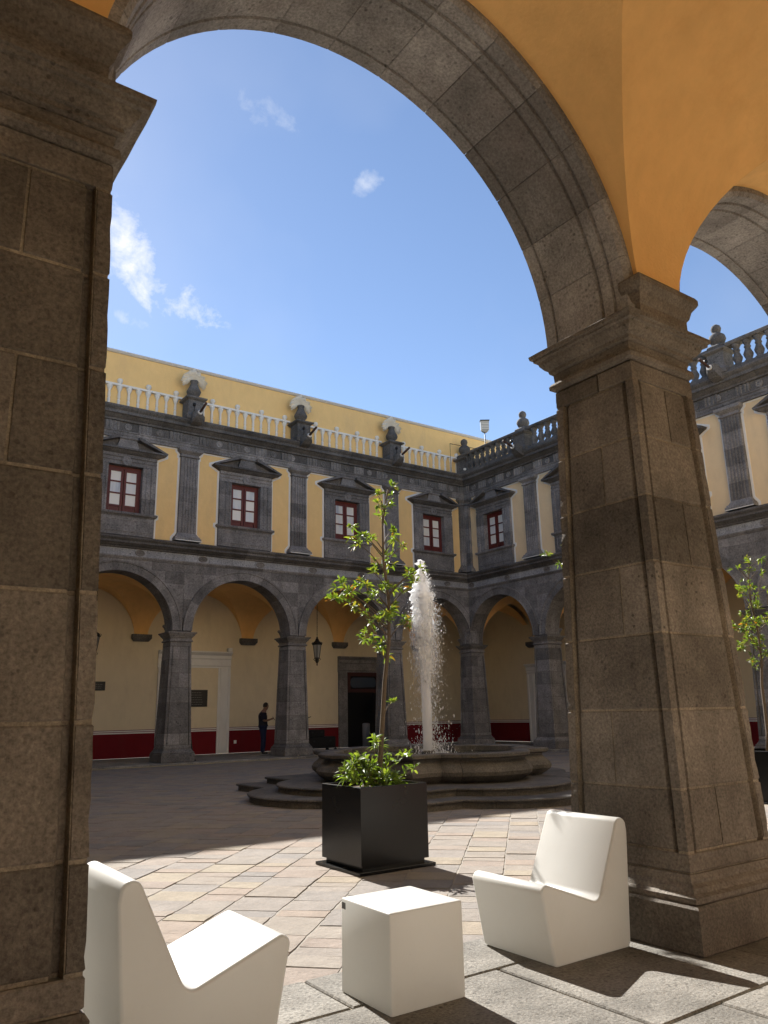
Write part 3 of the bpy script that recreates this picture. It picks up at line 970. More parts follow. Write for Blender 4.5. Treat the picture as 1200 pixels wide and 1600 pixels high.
# window kit (centred on x = 0)
def window_kit():
    K = {}
    K['apron'] = MB().box(-.985, .985, -.395, -.28, 6.808, 7.395).build('apron', 'stone')
    pan = MB()
    for (x0, x1, z0, z1) in ((-.86, .86, 6.93, 6.955), (-.86, .86, 7.29, 7.315), (-.86, -.835, 6.956, 7.289), (.835, .86, 6.956, 7.289)):
        pan.box(x0, x1, -.41, -.39, z0, z1)
    K['apron_frame'] = pan.build('apron_panel_frame', 'stone')
    K['sill'] = MB().loft([[(-h, y, z), (h, y, z), (h, -.28, z), (-h, -.28, z)] for h, y, z in ((.985, -.40, 7.398), (1.0, -.42, 7.43), (1.05, -.47, 7.455), (1.06, -.48, 7.49), (1.06, -.48, 7.525), (1.03, -.45, 7.54))]).build('sill', 'stone')
    poly = []
    xs = [.545, .60, .615, .66, .675, .745, .76, .81, .825, .975]
    ds = [0, 0, .022, .022, 0, 0, .022, .022, -.012, -.012]
    base = [(x, -.395 + d) for x, d in zip(xs, ds)] + [(.975, -.28), (.65, -.28), (.65, -.06), (.545, -.06)]
    K['jamb'] = [MB().prism_z(base, a + .003, b - .003).build('jamb_stone', 'stone') for a, b in ((7.542, 8.05), (8.05, 8.60), (8.60, 9.06))]
    K['lintel'] = MB().prism_x([(-.06, 9.063), (-.395, 9.063), (-.395, 9.14), (-.372, 9.15), (-.372, 9.19), (-.395, 9.20), (-.395, 9.26), (-.372, 9.27), (-.372, 9.31), (-.407, 9.32), (-.407, 9.42), (-.28, 9.42), (-.28, 9.15), (-.06, 9.15)], -.975, .975).build('lintel', 'stone')
    # pediment: bed cornice, two raking cornices, central block, dark tympanum
    K['bed'] = MB().loft([[(-h, y, z), (h, y, z), (h, -.28, z), (-h, -.28, z)] for h, y, z in ((1.0, -.43, 9.422), (1.06, -.49, 9.46), (1.16, -.55, 9.51), (1.24, -.60, 9.53), (1.26, -.60, 9.585))]).build('pediment_cornice', 'stone_dark')
    K['tymp'] = MB().prism_y([(-1.16, 9.588), (1.16, 9.588), (.32, 9.905), (-.32, 9.905)], -.36, -.28).build('tympanum', 'stone_dark')
    K['rake'] = MB().prism_y([(-1.265, 9.590), (-1.13, 9.590), (-.30, 9.90), (-.30, 9.99), (-.36, 9.995)], -.60, -.362).build('raking_cornice', 'stone_dark')
    K['block'] = MB().loft([[(-h, y, z), (h, y, z), (h, -.362, z), (-h, -.362, z)] for h, y, z in ((.36, -.47, 9.59), (.35, -.47, 9.62), (.265, -.46, 9.89), (.30, -.50, 9.92), (.30, -.50, 9.95))]).build('pediment_block', 'stone')
    fr = MB()
    fr.box(-.545, -.465, -.19, -.08, 7.542, 9.06); fr.box(.465, .545, -.19, -.08, 7.542, 9.06); fr.box(-.464, .464, -.19, -.08, 8.955, 9.06)
    K['frame'] = fr.build('window_frame', 'wood')
    lf = MB()
    lf.box(.012, .085, -.205, -.15, 7.545, 8.95); lf.box(.405, .463, -.205, -.15, 7.545, 8.95)
    for z0, z1 in ((7.545, 7.60), (7.74, 7.80), (8.155, 8.20), (8.535, 8.58), (8.89, 8.95)):
        lf.box(.086, .404, -.203, -.152, z0, z1)
    lf.box(.10, .39, -.182, -.162, 7.602, 7.738)
    K['leaf'] = lf.build('casement', 'wood')
    K['pane'] = [MB().box(.084, .406, -.176, -.170, z0, z1).build('pane', 'pane') for z0, z1 in ((7.80, 8.155), (8.20, 8.535), (8.58, 8.89))]
    return K
WK = window_kit()

def add_window(par, x):
    w = put('window', WK['frame'], par, (x, 0, 0))
    for s in (1, -1):
        put('casement', WK['leaf'], w, scale=(s, 1, 1))
        for p in WK['pane']: put('pane', p, w, scale=(s, 1, 1))
        for j in WK['jamb']: put('jamb_stone', j, w, scale=(s, 1, 1))
        put('raking_cornice', WK['rake'], w, scale=(s, 1, 1))
    for k, nm in (('apron', 'apron'), ('apron_frame', 'apron_panel_frame'), ('sill', 'sill'), ('lintel', 'lintel'), ('bed', 'pediment_cornice'), ('tymp', 'tympanum'), ('block', 'pediment_block')):
        put(nm, WK[k], w)
    put('keystone_medallion', KEYDISC, w, (0, 0, 9.20))
    return w

def add_pilaster(par, x):
    p = put('pilaster', PIL_BASE, par, (x, 0, 0))
    for d in PIL_DRUM: put('fluted_drum', d, p)
    put('pilaster_capital', PIL_CAP, p)
    return p

def band_along(pts, w, y):
    """flat painted band of width w following a polyline in (x,z), to its left"""
    P_ = [Vector((a, b)) for a, b in pts]
    off = []
    for i, p in enumerate(P_):
        d1 = (P_[i] - P_[i - 1]).normalized() if i else None
        d2 = (P_[i + 1] - P_[i]).normalized() if i < len(P_) - 1 else None
        n1 = Vector((-d1.y, d1.x)) if d1 else None
        n2 = Vector((-d2.y, d2.x)) if d2 else None
        nn = n1 or n2
        if n1 and n2:
            nn = (n1 + n2)
            nn = nn / max(0.35, nn.dot(n1))
        off.append(p + nn * w)
    mb = MB()
    rings = [[(p.x, y, p.y), (q_.x, y, q_.y), (q_.x, -.28, q_.y), (p.x, -.28, p.y)] for p, q_ in zip(P_, off)]
    return mb.loft(rings)

def border_me(mirror):
    """white painted outline round the yellow panel between a pilaster (x = 0 axis) and the window at B/2"""
    w = .072
    mb = MB()
    pil = [(.445, 6.80), (.445, 6.91), (.41, 6.96), (.35, 7.03), (.312, 7.09), (.305, 9.66), (.338, 9.68), (.338, 9.71), (.308, 9.74), (.345, 9.80), (.415, 9.87), (.415, 9.957)]
    cx = B / 2
    win = [(cx - .30, 9.957), (cx - .40, 9.957), (cx - 1.285, 9.60), (cx - 1.285, 9.57), (cx - 1.06, 9.44), (cx - .978, 9.40), (cx - .978, 7.55), (cx - 1.065, 7.52), (cx - 1.065, 7.48), (cx - .99, 7.42), (cx - .988, 6.80)]
    mb1 = band_along(pil[::-1], w, -.312)
    mb2 = band_along(win[::-1] if False else win, -w, -.312)
    top = MB().box(.41, cx - .40, -.3118, -.28, 9.905, 9.957)
    allv = MB()
    for m_ in (mb1, mb2, top):
        allv.add(m_.v, m_.f)
    return allv.build('white_border', 'white')
BORDER = border_me(False)

def upper_wall_me(mat):
    mb = MB()
    cx = B / 2
    for x0, x1, z0, z1 in ((0, cx - .66, 6.79, 10.62), (cx + .66, B, 6.79, 10.62), (cx - .66, cx + .66, 6.79, 7.46), (cx - .66, cx + .66, 9.16, 10.62)):
        mb.add([(x0, -.30, z0), (x1, -.30, z0), (x1, -.30, z1), (x0, -.30, z1)], [(0, 1, 2, 3)])
    for x in (cx - .66, cx + .66):
        mb.add([(x, -.30, 7.46), (x, .0, 7.46), (x, .0, 9.16), (x, -.30, 9.16)], [(0, 1, 2, 3)])
    mb.add([(cx - .66, -.30, 9.16), (cx + .66, -.30, 9.16), (cx + .66, 0, 9.16), (cx - .66, 0, 9.16)], [(0, 1, 2, 3)])
    mb.add([(cx - .66, 0, 7.46), (cx + .66, 0, 7.46), (cx + .66, 0, 9.16), (cx - .66, 0, 9.16)], [(0, 1, 2, 3)])
    mb.add([(cx - .66, -.30, 7.46), (cx + .66, -.30, 7.46), (cx + .66, 0, 7.46), (cx - .66, 0, 7.46)], [(0, 1, 2, 3)])
    return mb.build('upper_wall', mat)
UPW_Y, UPW_P = upper_wall_me('yellow'), upper_wall_me('pale_yellow')

SPOUT = MB().loft([[(-h, y, z - h), (h, y, z - h), (h, y, z + h), (-h, y, z + h)] for y, z, h in ((-.60, 10.86, .10), (-.72, 10.88, .16), (-.92, 10.95, .17), (-1.06, 11.02, .135), (-1.10, 11.03, .10))]).build('waterspout', 'stone_dark')
SPOUT_PIPE = MB().tube([(0, -1.02, 11.02), (0, -1.62, 11.20)], .042, 8).build('spout_pipe', 'rust')
SPOUT_COLLAR = MB().tube([(0, -1.10, 11.035), (0, -1.15, 11.05)], .085, 10).build('spout_collar', 'grey_plaster')
SPOT_LAMP = MB().tube([(-.16, -1.0, 11.10), (-.16, -1.0, 11.28)], .014, 5).lathe([(.0, -.06), (.05, -.05), (.06, 0), (.05, .05), (.0, .06)], 8, (-.16, -1.0, 11.33)).build('spot_lamp', 'iron')

PED = MB().square([(.31, 10.92), (.31, 11.05), (.265, 11.14), (.265, 11.60), (.30, 11.62), (.36, 11.66), (.36, 11.71), (.30, 11.72)], (0, -.47)).build('pedestal', 'stone_dark')
URN = MB().lathe([(.16, 11.721), (.17, 11.75), (.12, 11.78), (.13, 11.82), (.22, 11.92), (.245, 12.00), (.22, 12.07), (.15, 12.20), (.115, 12.30), (.135, 12.36), (.14, 12.40), (.0, 12.42)], 14, (0, -.47, 0)).build('urn', 'stone_dark')
FINIAL = MB().square([(.24, 11.721), (.24, 11.86), (.21, 11.90)], (0, -.47)).lathe([(.13, 11.90), (.12, 11.94), (.20, 12.00), (.255, 12.12), (.23, 12.24), (.14, 12.32), (.10, 12.35), (.13, 12.39), (.155, 12.48), (.13, 12.57), (.05, 12.63), (.0, 12.64)], 14, (0, -.47, 0)).build('finial', 'stone_dark')

def leaf_burst():
    """white stucco burst of leaves on the wall above an urn"""
    mb = MB()
    for k, (a, ln) in enumerate(((-96, .40), (-76, .46), (-52, .45), (-26, .40), (0, .36), (26, .40), (52, .45), (76, .46), (96, .40))):
        a = R(a)
        d = Vector((math.sin(a), math.cos(a)))
        nn = Vector((d.y, -d.x))
        pts = []
        for t, w in ((0, .05), (.25, .085), (.42, .075), (.6, .125), (.74, .095), (.9, .105), (1.0, .03)):
            droop = -0.20 * (t ** 2) * abs(math.sin(a))
            pts.append((d * ln * t + Vector((0, droop)), w))
        L_ = [p + nn * w for p, w in pts]
        R_ = [p - nn * w for p, w in pts]
        n = len(pts)
        vs, fs = [], []
        for i in range(n):
            bul = .10 + .05 * math.sin(PI * i / (n - 1)) + .006 * k
            vs += [(L_[i].x, -.11, L_[i].y), (pts[i][0].x, -.11 - bul, pts[i][0].y), (R_[i].x, -.11, R_[i].y)]
        for i in range(n - 1):
            for j in range(2):
                fs.append((3 * i + j, 3 * i + j + 1, 3 * i + j + 4, 3 * i + j + 3))
        mb.add(vs, fs, True)
    return mb.build('leaf_burst', 'plume')
BURST = leaf_burst()
WBAL = MB().lathe([(.042, 10.93), (.050, 10.98), (.036, 11.04), (.048, 11.24), (.050, 11.30), (.030, 11.33), (.030, 11.345), (.050, 11.38), (.040, 11.56), (.050, 11.60), (.10, 11.72), (.10, 11.765)], 8, (0, -.13, 0)).build('white_baluster', 'white')
WRAIL = MB().box(.30, B - .30, -.22, -.105, 11.767, 11.835).build('white_rail', 'white')
WBALL = MB().lathe([(.05, 11.836), (.045, 11.87), (.085, 11.91), (.095, 11.96), (.07, 12.02), (.0, 12.05)], 10, (0, -.155, 0)).build('ball_finial', 'white')
SBAL = MB().lathe([(.135, 11.05), (.135, 11.10), (.085, 11.13), (.13, 11.24), (.145, 11.31), (.10, 11.42), (.075, 11.50), (.10, 11.52), (.10, 11.555), (.075, 11.58), (.105, 11.65), (.135, 11.70), (.135, 11.745)], 10, (0, -.47, 0)).build('stone_baluster', 'stone_dark')
SRAIL = MB().loft([[(x, y, z) for y, z in ((-.62, 11.748), (-.32, 11.748), (-.29, 11.79), (-.29, 11.85), (-.34, 11.88), (-.60, 11.88), (-.65, 11.85), (-.65, 11.79))] for x in (.30, B - .30)]).build('stone_rail', 'stone_dark')
SPLINTH = MB().box(.30, B - .30, -.63, -.31, 10.92, 11.048).build('balustrade_plinth', 'stone_dark')

def bay_lower(par, k, vous, arch, core, span):
    a = put('arch', arch, par, (k * B + B / 2, 0, ZS))
    for i in range(NV):
        ang = -PI / 2 + PI * (i + .5) / NV
        put('voussoir', vous, a, rot=(0, ang, 0))
    w = put('arcade_wall', core, par, (k * B, 0, 0))
    for me in span:
        put('spandrel_stone', me, w)
        put('spandrel_stone', me, w, (B, 0, 0), (0, 0, 0), (-1, 1, 1))
    put('vault', VAULT, par, (k * B, 0, 0))

def bay_upper(par, k, upw):
    x = k * B
    f = put('frieze', MB_EMPTY_FR, par, (x, 0, 0))
    for i in range(10):
        put('frieze_panel', FR_PANEL, f, (i * B / 10, 0, 0))
    for i in (1, 6):
        put('oval_grille', OVAL, f, (i * B / 10 + B / 20 - .02, 0, 6.288))
    for i in range(3): put('string_course', NECK_STRIP, par, (x + i * B / 3, 0, 0))
    for i in range(4):
        put('cornice_stone', CORN_MID, par, (x + i * B / 4, 0, 0))
        put('architrave_stone', ARCHIT, par, (x + i * B / 4, 0, 0))
        fu = put('upper_frieze_stone', FR_UP, par, (x + i * B / 4, 0, 0))
        put('triglyph', TRIG, fu, (B / 8, 0, 0))
        put('rosette', ROSE, fu, (B / 4 - .02 if i < 3 else B / 4 - .3, 0, 10.335))
        put('upper_cornice_stone', CORN_TOP, par, (x + i * B / 4, 0, 0))
    uw = put('upper_wall', upw, par, (x, 0, 0))
    put('white_border', BORDER, uw)
    put('white_border', BORDER, uw, (B, 0, 0), scale=(-1, 1, 1))
    add_window(par, x + B / 2)
MB_EMPTY_FR = MB().box(0.0, B, -.36, -.30, 6.17, 6.41).build('frieze_bed', 'stone_dark')

def pil_set(par, x):
    add_pilaster(par, x)
    put('base_white_strip', WHITE_STRIP, par, (x, 0, 0))
    s = put('waterspout', SPOUT, par, (x, 0, 0))
    put('spout_pipe', SPOUT_PIPE, s); put('spout_collar', SPOUT_COLLAR, s); put('spot_lamp', SPOT_LAMP, s)

# ---- far wing (faces the camera side of the courtyard)
XF = XE - 3 * B
far = thing('arcade_wing', 'arcaded courtyard wing, yellow upper wall with white balustrade relief under a plain rear wall', 'building', (XF, YN, 0))
for k in range(-1, 4): add_pier(far, k * B, KIT_FAR, IMP_FAR)
for k in range(-2, 3): bay_lower(far, k, VOUS_FAR, ARCH_FAR, CORE, SPAN)
put('vault', VAULT, far, (3 * B, 0, 0))
for k in range(-2, 3): bay_upper(far, k, UPW_Y)
for k in range(-2, 3): pil_set(far, k * B)
add_pilaster(far, 3 * B - .36)
for k in range(-3, 4): put('corbel', CORBEL, far, (k * B, 0, 0))
x0, x1 = -3.2 * B, 3 * B + YB + 0.3
bw = MB().box(x0, x1, YB, YB + .35, .93, 6.0).build('gallery_wall', 'cream')
gw = put('gallery_wall', bw, far)
put('dado', MB().box(x0, x1, YB - .010, YB + .3, 0.0, .80).build('dado', 'red'), gw)
put('dado_band', MB().box(x0, x1, YB - .006, YB + .3, .801, .929).build('dado_band', 'white'), gw)
for z0, z1 in ((.845, .865), (.905, .925)):
    put('painted_line', MB().box(x0, x1, YB - .009, YB + .2, z0, z1).build('painted_line', 'red'), gw)
put('upper_mass', MB().box(x0, x1 + 2, .02, 9.0, 6.05, 11.0).build('upper_mass', 'cream'), far)
rw = put('rear_wall', MB().box(x0, x1 + 3, -.10, .35, 10.9, 12.93).build('rear_wall', 'yellow'), far)
put('coping', MB().prism_x([(-.10, 12.932), (-.14, 12.94), (-.17, 12.99), (-.17, 13.03), (.37, 13.05), (.37, 12.932)], x0, x1 + 3).build('coping', 'grey_plaster'), rw)
for k in range(-2, 4):
    xx = k * B if k < 3 else 3 * B - .30
    p = put('pedestal', PED, far, (xx, 0, 0))
    if k < 3:
        put('urn', URN, p)
        put('leaf_burst', BURST, p, (0, -.30, 12.48))
    else:
        put('finial', FINIAL, p)
for k in range(-2, 3):
    r_ = put('white_rail', WRAIL, far, (k * B, 0, 0))
    for i in range(11):
        put('white_baluster', WBAL, r_, (.50 + i * .314, 0, 0))
        if i % 3 == 1 or i == 10 and False: put('ball_finial', WBALL, r_, (.50 + i * .314, 0, 0))

# blocked doorway with white moulded surround, and the stone doorway, both in the far gallery wall
def surround(par, cx, hw_in, hw_out, ztop_in, ztop_out, mat, nm, y=YB):
    mb = MB()
    d = .10
    for s in (-1, 1):
        prof = [(hw_in, y - .04), (hw_in + .06, y - .04), (hw_in + .08, y - .07), (hw_out - .1, y - .07), (hw_out - .08, y - d), (hw_out, y - d), (hw_out, y + .02), (hw_in, y + .02)]
        mb.prism_z([(cx + s * a, b) for a, b in prof], 0.005, ztop_in)
    mb.prism_x([(y - .04, ztop_in + .001), (y - .04, ztop_in + .06), (y - .07, ztop_in + .08), (y - .07, ztop_out - .28), (y - d, ztop_out - .26), (y - d, ztop_out - .14), (y - d - .05, ztop_out - .10), (y - d - .12, ztop_out - .04), (y - d - .12, ztop_out), (y + .02, ztop_out), (y + .02, ztop_in + .001)], cx - hw_out - .02, cx + hw_out + .02)
    return put(nm, mb.build(nm, mat), par)
cxw = 11.02 - XF
dw = surround(far, cxw, .92, 1.38, 3.06, 3.66, 'white', 'door_surround')
put('cover_box', MB().cbox(cxw + 1.20, cxw + 1.36, YB - .26, YB - .10, 3.662, 3.80, .01).build('cover_box', 'white'), dw)
cxd = 18.42 - XF
ds_ = surround(far, cxd, .78, 1.22, 2.98, 3.62, 'stone', 'stone_doorway')
put('doorway_dark_sheet', MB().box(cxd - .78, cxd + .78, YB - .02, YB + .0, 0.006, 2.98).build('doorway_dark_sheet', 'black'), ds_)  # black sheet painted in for the darkness inside the open doorway
tf = MB()
tf.box(cxd - .775, cxd + .775, YB - .06, YB - .022, 2.83, 2.975); tf.box(cxd - .775, cxd + .775, YB - .06, YB - .022, 2.17, 2.30)
tf.box(cxd - .775, cxd - .65, YB - .058, YB - .022, 2.301, 2.829); tf.box(cxd + .65, cxd + .775, YB - .058, YB - .022, 2.301, 2.829)
put('transom_frame', tf.build('transom_frame', 'dark_wood'), ds_)
n8 = [(cxd + math.copysign(.50, c_) + .15 * c_, 2.565 + .21 * s__) for c_, s__ in [(math.cos(R(a)), math.sin(R(a))) for a in (-90.0001, -60, -30, 0, 30, 60, 89.9999, 90.0001, 120, 150, 180, 210, 240, 269.9999)]]
put('transom_pane', MB().prism_y(n8, YB - .04, YB - .021).build('transom_pane', 'transom'), ds_)
put('outlet', MB().cbox(12.64 - XF, 12.74 - XF, YB - .03, YB - .009, .33, .45, .004).build('outlet', 'white'), far)

# ---- side wing
side = thing('arcade_wing', 'side wing with pale yellow upper wall and dark stone balustrade open to the sky', 'building', (XE, YN, -0.004), -PI / 2)
for k in range(1, 6): add_pier(side, k * B, KIT_FAR, IMP_FAR)
for k in range(0, 5): bay_lower(side, k, VOUS_FAR, ARCH_FAR, CORE, SPAN)
for k in range(0, 5): bay_upper(side, k, UPW_P)
for k in range(1, 5): pil_set(side, k * B)
add_pilaster(side, .36)
for k in range(0, 6): put('corbel', CORBEL, side, (k * B, 0, 0))
sx0, sx1 = -YB - .1, 5.6 * B
gw2 = put('gallery_wall', MB().box(sx0, sx1, YB, YB + .35, .93, 6.0).build('gallery_wall', 'cream'), side)
put('dado', MB().box(sx0, sx1, YB - .010, YB + .3, 0.008, .80).build('dado', 'red'), gw2)
put('dado_band', MB().box(sx0, sx1, YB - .006, YB + .3, .801, .929).build('dado_band', 'white'), gw2)
for z0, z1 in ((.845, .865), (.905, .925)):
    put('painted_line', MB().box(sx0, sx1, YB - .009, YB + .2, z0, z1).build('painted_line', 'red'), gw2)
put('upper_mass', MB().box(-.2, sx1, .02, 9.0, 6.05, 11.0).build('upper_mass', 'cream'), side)
surround(side, .72, .80, 1.22, 2.80, 3.25, 'white', 'door_surround')
for k in range(1, 6):
    p = put('pedestal', PED, side, (k * B, 0, 0))
    put('finial', FINIAL, p)
for k in range(0, 5):
    r_ = put('stone_rail', SRAIL, side, (k * B + (.3 if k == 0 else 0), 0, 0), scale=(1 - (.3 / B if k == 0 else 0), 1, 1))
    put('balustrade_plinth', SPLINTH, r_)
    for i in range(10):
        put('stone_baluster', SBAL, r_, (.55 + i * .338, 0, 0))

# ---- near wing: the arcade the photograph is taken from
near = thing('arcade_wing', 'brown stone arcade with orange groin vault beside the white lounge chairs', 'building', (X0, Y0, 0), PI)
for k in range(-4, 2): add_pier(near, k * B, KIT_NEAR, IMP_NEAR)
for k in range(-4, 1): bay_lower(near, k, VOUS_NEAR, ARCH_NEAR, CORE, SPAN)
put('vault', VAULT, near, (B, 0, 0))
for k in range(-4, 3): put('corbel', CORBEL, near, (k * B, 0, 0))
nx0, nx1 = -4.2 * B, B + YB
gw3 = put('gallery_wall', MB().box(nx0, nx1, YB, YB + .35, .93, 6.0).build('gallery_wall', 'cream'), near)
put('dado', MB().box(nx0, nx1, YB - .010, YB + .3, 0.003, .80).build('dado', 'red'), gw3)
put('dado_band', MB().box(nx0, nx1, YB - .006, YB + .3, .801, .929).build('dado_band', 'white'), gw3)
put('end_wall', MB().box(nx1, nx1 + .3, -HW - .2, YB + .35, 0.002, 6.5).build('end_wall', 'cream'), near)
put('upper_mass', MB().box(nx0, nx1 + .3, -.33, 9.0, 6.41, 11.0).build('upper_mass', 'pale_yellow'), near)

# ---- wing on the fourth side, beside the near left pier
west = thing('arcade_wing', 'arcaded wing adjoining the dark shaded pier and closing that side of the courtyard', 'building', (X0 - B, Y0, 0.004), PI / 2)
for k in range(1, 6): add_pier(west, k * B, KIT_FAR, IMP_FAR)
for k in range(0, 5): bay_lower(west, k, VOUS_FAR, ARCH_FAR, CORE, SPAN)
put('gallery_wall', MB().box(-.5, 5.3 * B, YB, YB + .35, 0, 6.0).build('gallery_wall', 'cream'), west)
put('upper_mass', MB().box(-.5, 5.3 * B, -.30, 9.0, 6.41, 11.0).build('upper_mass', 'pale_yellow'), west)

# ------------------------------------------------------------------ fountain
def foil(a, rl, cy, n_arc=14):
    """barbed quatrefoil: square corners of half size a with a round lobe (radius rl, centre cy out) on every side"""
    t0 = math.acos(max(-1, min(1, (a - cy) / rl)))     # lobe leaves the square's edge here
    side = [(a, -a)]
    xs = rl * math.sin(t0)
    m = 4
    for i in range(1, m): side.append((a, -a + (a - xs) * i / m))
    for i in range(n_arc + 1):
        t = -t0 + 2 * t0 * i / n_arc
        side.append((cy + rl * math.cos(t), rl * math.sin(t)))
    for i in range(1, m): side.append((a, xs + (a - xs) * i / m))
    out = []
    for k in range(4):
        c, s_ = math.cos(k * PI / 2), math.sin(k * PI / 2)
        out += [(x * c - y * s_, x * s_ + y * c) for x, y in side]
    return out

def foil_stones(par, outline, R0, prof, per, mat, nm, inner):
    """ring of stones along an outline. prof = [(outward offset, z)] open profile, closed at the inner offset"""
    n = len(outline)
    full = prof
    i = 0
    while i < n:
        j = min(i + per, n)
        rings = []
        for k in range(i, j + 1):
            x, y = outline[k % n]
            g_ = 0.0
            if k == i or k == j:
                kk = outline[(k + (1 if k == i else -1)) % n]
                d = Vector((kk[0] - x, kk[1] - y)).normalized() * 0.004
                x, y = x + d.x, y + d.y
            rings.append([(x * (1 + o / R0), y * (1 + o / R0), z) for o, z in full])
        put(nm, MB().loft(rings).build(nm, mat), par)
        i = j

ft = thing('fountain', 'dark stone lobed fountain on two steps with a tall white water jet', 'fountain', (FC[0], FC[1], ZF))
st1 = foil(2.62, 1.66, 1.80)
st2 = foil(2.22, 1.42, 1.53)
bs_ = foil(1.42, 0.95, 1.06)
s1 = put('lower_step', MB().prism_z([(x * .97, y * .97) for x, y in st1], 0.001, .118).build('lower_step', 'fount'), ft)
foil_stones(s1, st1, 3.0, [(-.55, .004), (-.03, .004), (-.035, .085), (0.0, .095), (.008, .112), (-.004, .128), (-.03, .132), (-.55, .132)], 6, 'fount', 'step_stone', .5)
s2 = put('upper_step', MB().prism_z([(x * .97, y * .97) for x, y in st2], 0.12, .238).build('upper_step', 'fount'), ft)
foil_stones(s2, st2, 2.6, [(-1.1, .124), (-.03, .124), (-.035, .205), (0.0, .215), (.008, .232), (-.004, .248), (-.03, .252), (-1.1, .252)], 6, 'fount', 'step_stone', .5)
bas = put('basin', MB().prism_z([(x * .90, y * .90) for x, y in bs_], 0.20, .40).build('basin_floor', 'fount'), ft)
foil_stones(bas, bs_, 1.7, [(-.10, .255), (.02, .255), (.04, .275), (.10, .31), (.17, .37), (.185, .43), (.15, .50), (.08, .56), (.05, .60), (.055, .625), (.12, .64), (.15, .655), (.155, .70), (.13, .718), (-.10, .718), (-.12, .70)], 8, 'fount', 'basin_stone', .3)
put('pool_water', MB().prism_z([(x * .97, y * .97) for x, y in bs_], .45, .615).build('pool_water', 'water'), ft)
put('nozzle', MB().lathe([(.12, .60), (.13, .66), (.10, .69), (.0, .70)], 12).build('nozzle', 'fount'), ft)

JT = 4.25                       # height of the jet above the courtyard
def jet_mesh():
    """core of the jet: narrow column that breaks into a frothing head"""
    mb = MB()
    n, m = 20, 90
    rings = []
    for k in range(m + 1):
        t = k / m
        z = .62 + (JT - .62) * t
        if t < .40: r = .088 + .012 * t
        elif t < .82: r = .093 + .100 * ((t - .40) / .42) ** 1.2
        else: r = .193 * (1 - ((t - .82) / .18) ** 0.8) + .006
        amp = .004 + .06 * max(0, t - .30) ** 1.2
        ring = []
        for i in range(n):
            a = 2 * PI * i / n
            rr_ = r + amp * rng.normal() + amp * 1.2 * math.sin(3 * a + 9 * t) * (t > .35)
            rr_ = max(.004, rr_)
            ring.append((rr_ * math.cos(a) - .03 * t * t, rr_ * math.sin(a), z + .02 * rng.normal() * (t > .3)))
        rings.append(ring)
    return mb.loft(rings, True, True).build('water_jet', 'foam')
jet = put('water_jet', jet_mesh(), ft)

def veil_mesh():
    mb = MB()
    for (rt, rb, zt, zb, ph) in ((.20, .24, 3.50, 1.5, 1.3), (.14, .18, 3.9, 1.8, 2.2)):
        n, m = 26, 40
        rings = []
        for k in range(m + 1):
            t = k / m
            ring = []
            for i in range(n):
                a = 2 * PI * i / n + ph
                r = (rt + (rb - rt) * t) * math.sin(min(1, t * 3.5 + .25) * PI / 2)
                r *= 1 + .22 * math.sin(3 * a + ph * 5 + 2.0 * t) + .10 * math.sin(7 * a + 8 * t)
                ring.append((r * math.cos(a) + .01, r * math.sin(a), zt - (zt - zb) * t + .12 * math.sin(2 * a + ph * 3)))
            rings.append(ring)
        mb.loft(rings, False, True)
    return mb.build('falling_water', 'veil')
put('falling_water', veil_mesh(), jet)

def drops():
    """thrown drops: octahedra, dense at the froth, sparse further down"""
    N = 26000
    u = rng.random(N)
    z = np.where(u < .78, 2.0 + 2.05 * rng.beta(1.8, 1.5, N), np.where(u < .955, .65 + 2.2 * rng.beta(1.5, 1.0, N), .63 + .26 * rng.random(N) ** 2))
    spread = np.interp(z, [.62, .8, 1.6, 2.4, 3.2, 3.7, 4.1, 4.3], [.40, .38, .32, .25, .22, .15, .07, .03])
    lobes = rng.integers(0, 9, N)
    ang = lobes * 2 * PI / 9 + rng.normal(0, .28, N) + z * .5
    rad = np.abs(rng.normal(0, 1, N)) * spread * .55 + .05
    x = rad * np.cos(ang) + .03 * (4 - z)
    y = rad * np.sin(ang)
    s = .0022 + .0085 * rng.random(N) ** 4.5
    s = s * np.where(z < 1.6, 1.35, 1.0)
    el = 1 + 2.2 * rng.random(N) * (z < 3.6)
    base = np.array([(1, 0, 0), (-1, 0, 0), (0, 1, 0), (0, -1, 0), (0, 0, 1), (0, 0, -1)], float)
    V = base[None] * s[:, None, None]
    V[:, :, 2] *= el[:, None]
    V[:, :, 0] += x[:, None]; V[:, :, 1] += y[:, None]; V[:, :, 2] += z[:, None]
    tri = np.array([(0, 2, 4), (2, 1, 4), (1, 3, 4), (3, 0, 4), (2, 0, 5), (1, 2, 5), (3, 1, 5), (0, 3, 5)])
    F = (tri[None] + 6 * np.arange(N)[:, None, None]).reshape(-1, 3)
    me = bpy.data.meshes.new('water_drops')
    me.from_pydata(V.reshape(-1, 3).tolist(), [], F.tolist())
    me.materials.append(M['foam'])
    return me
put('water_drops', drops(), jet, kind='stuff')

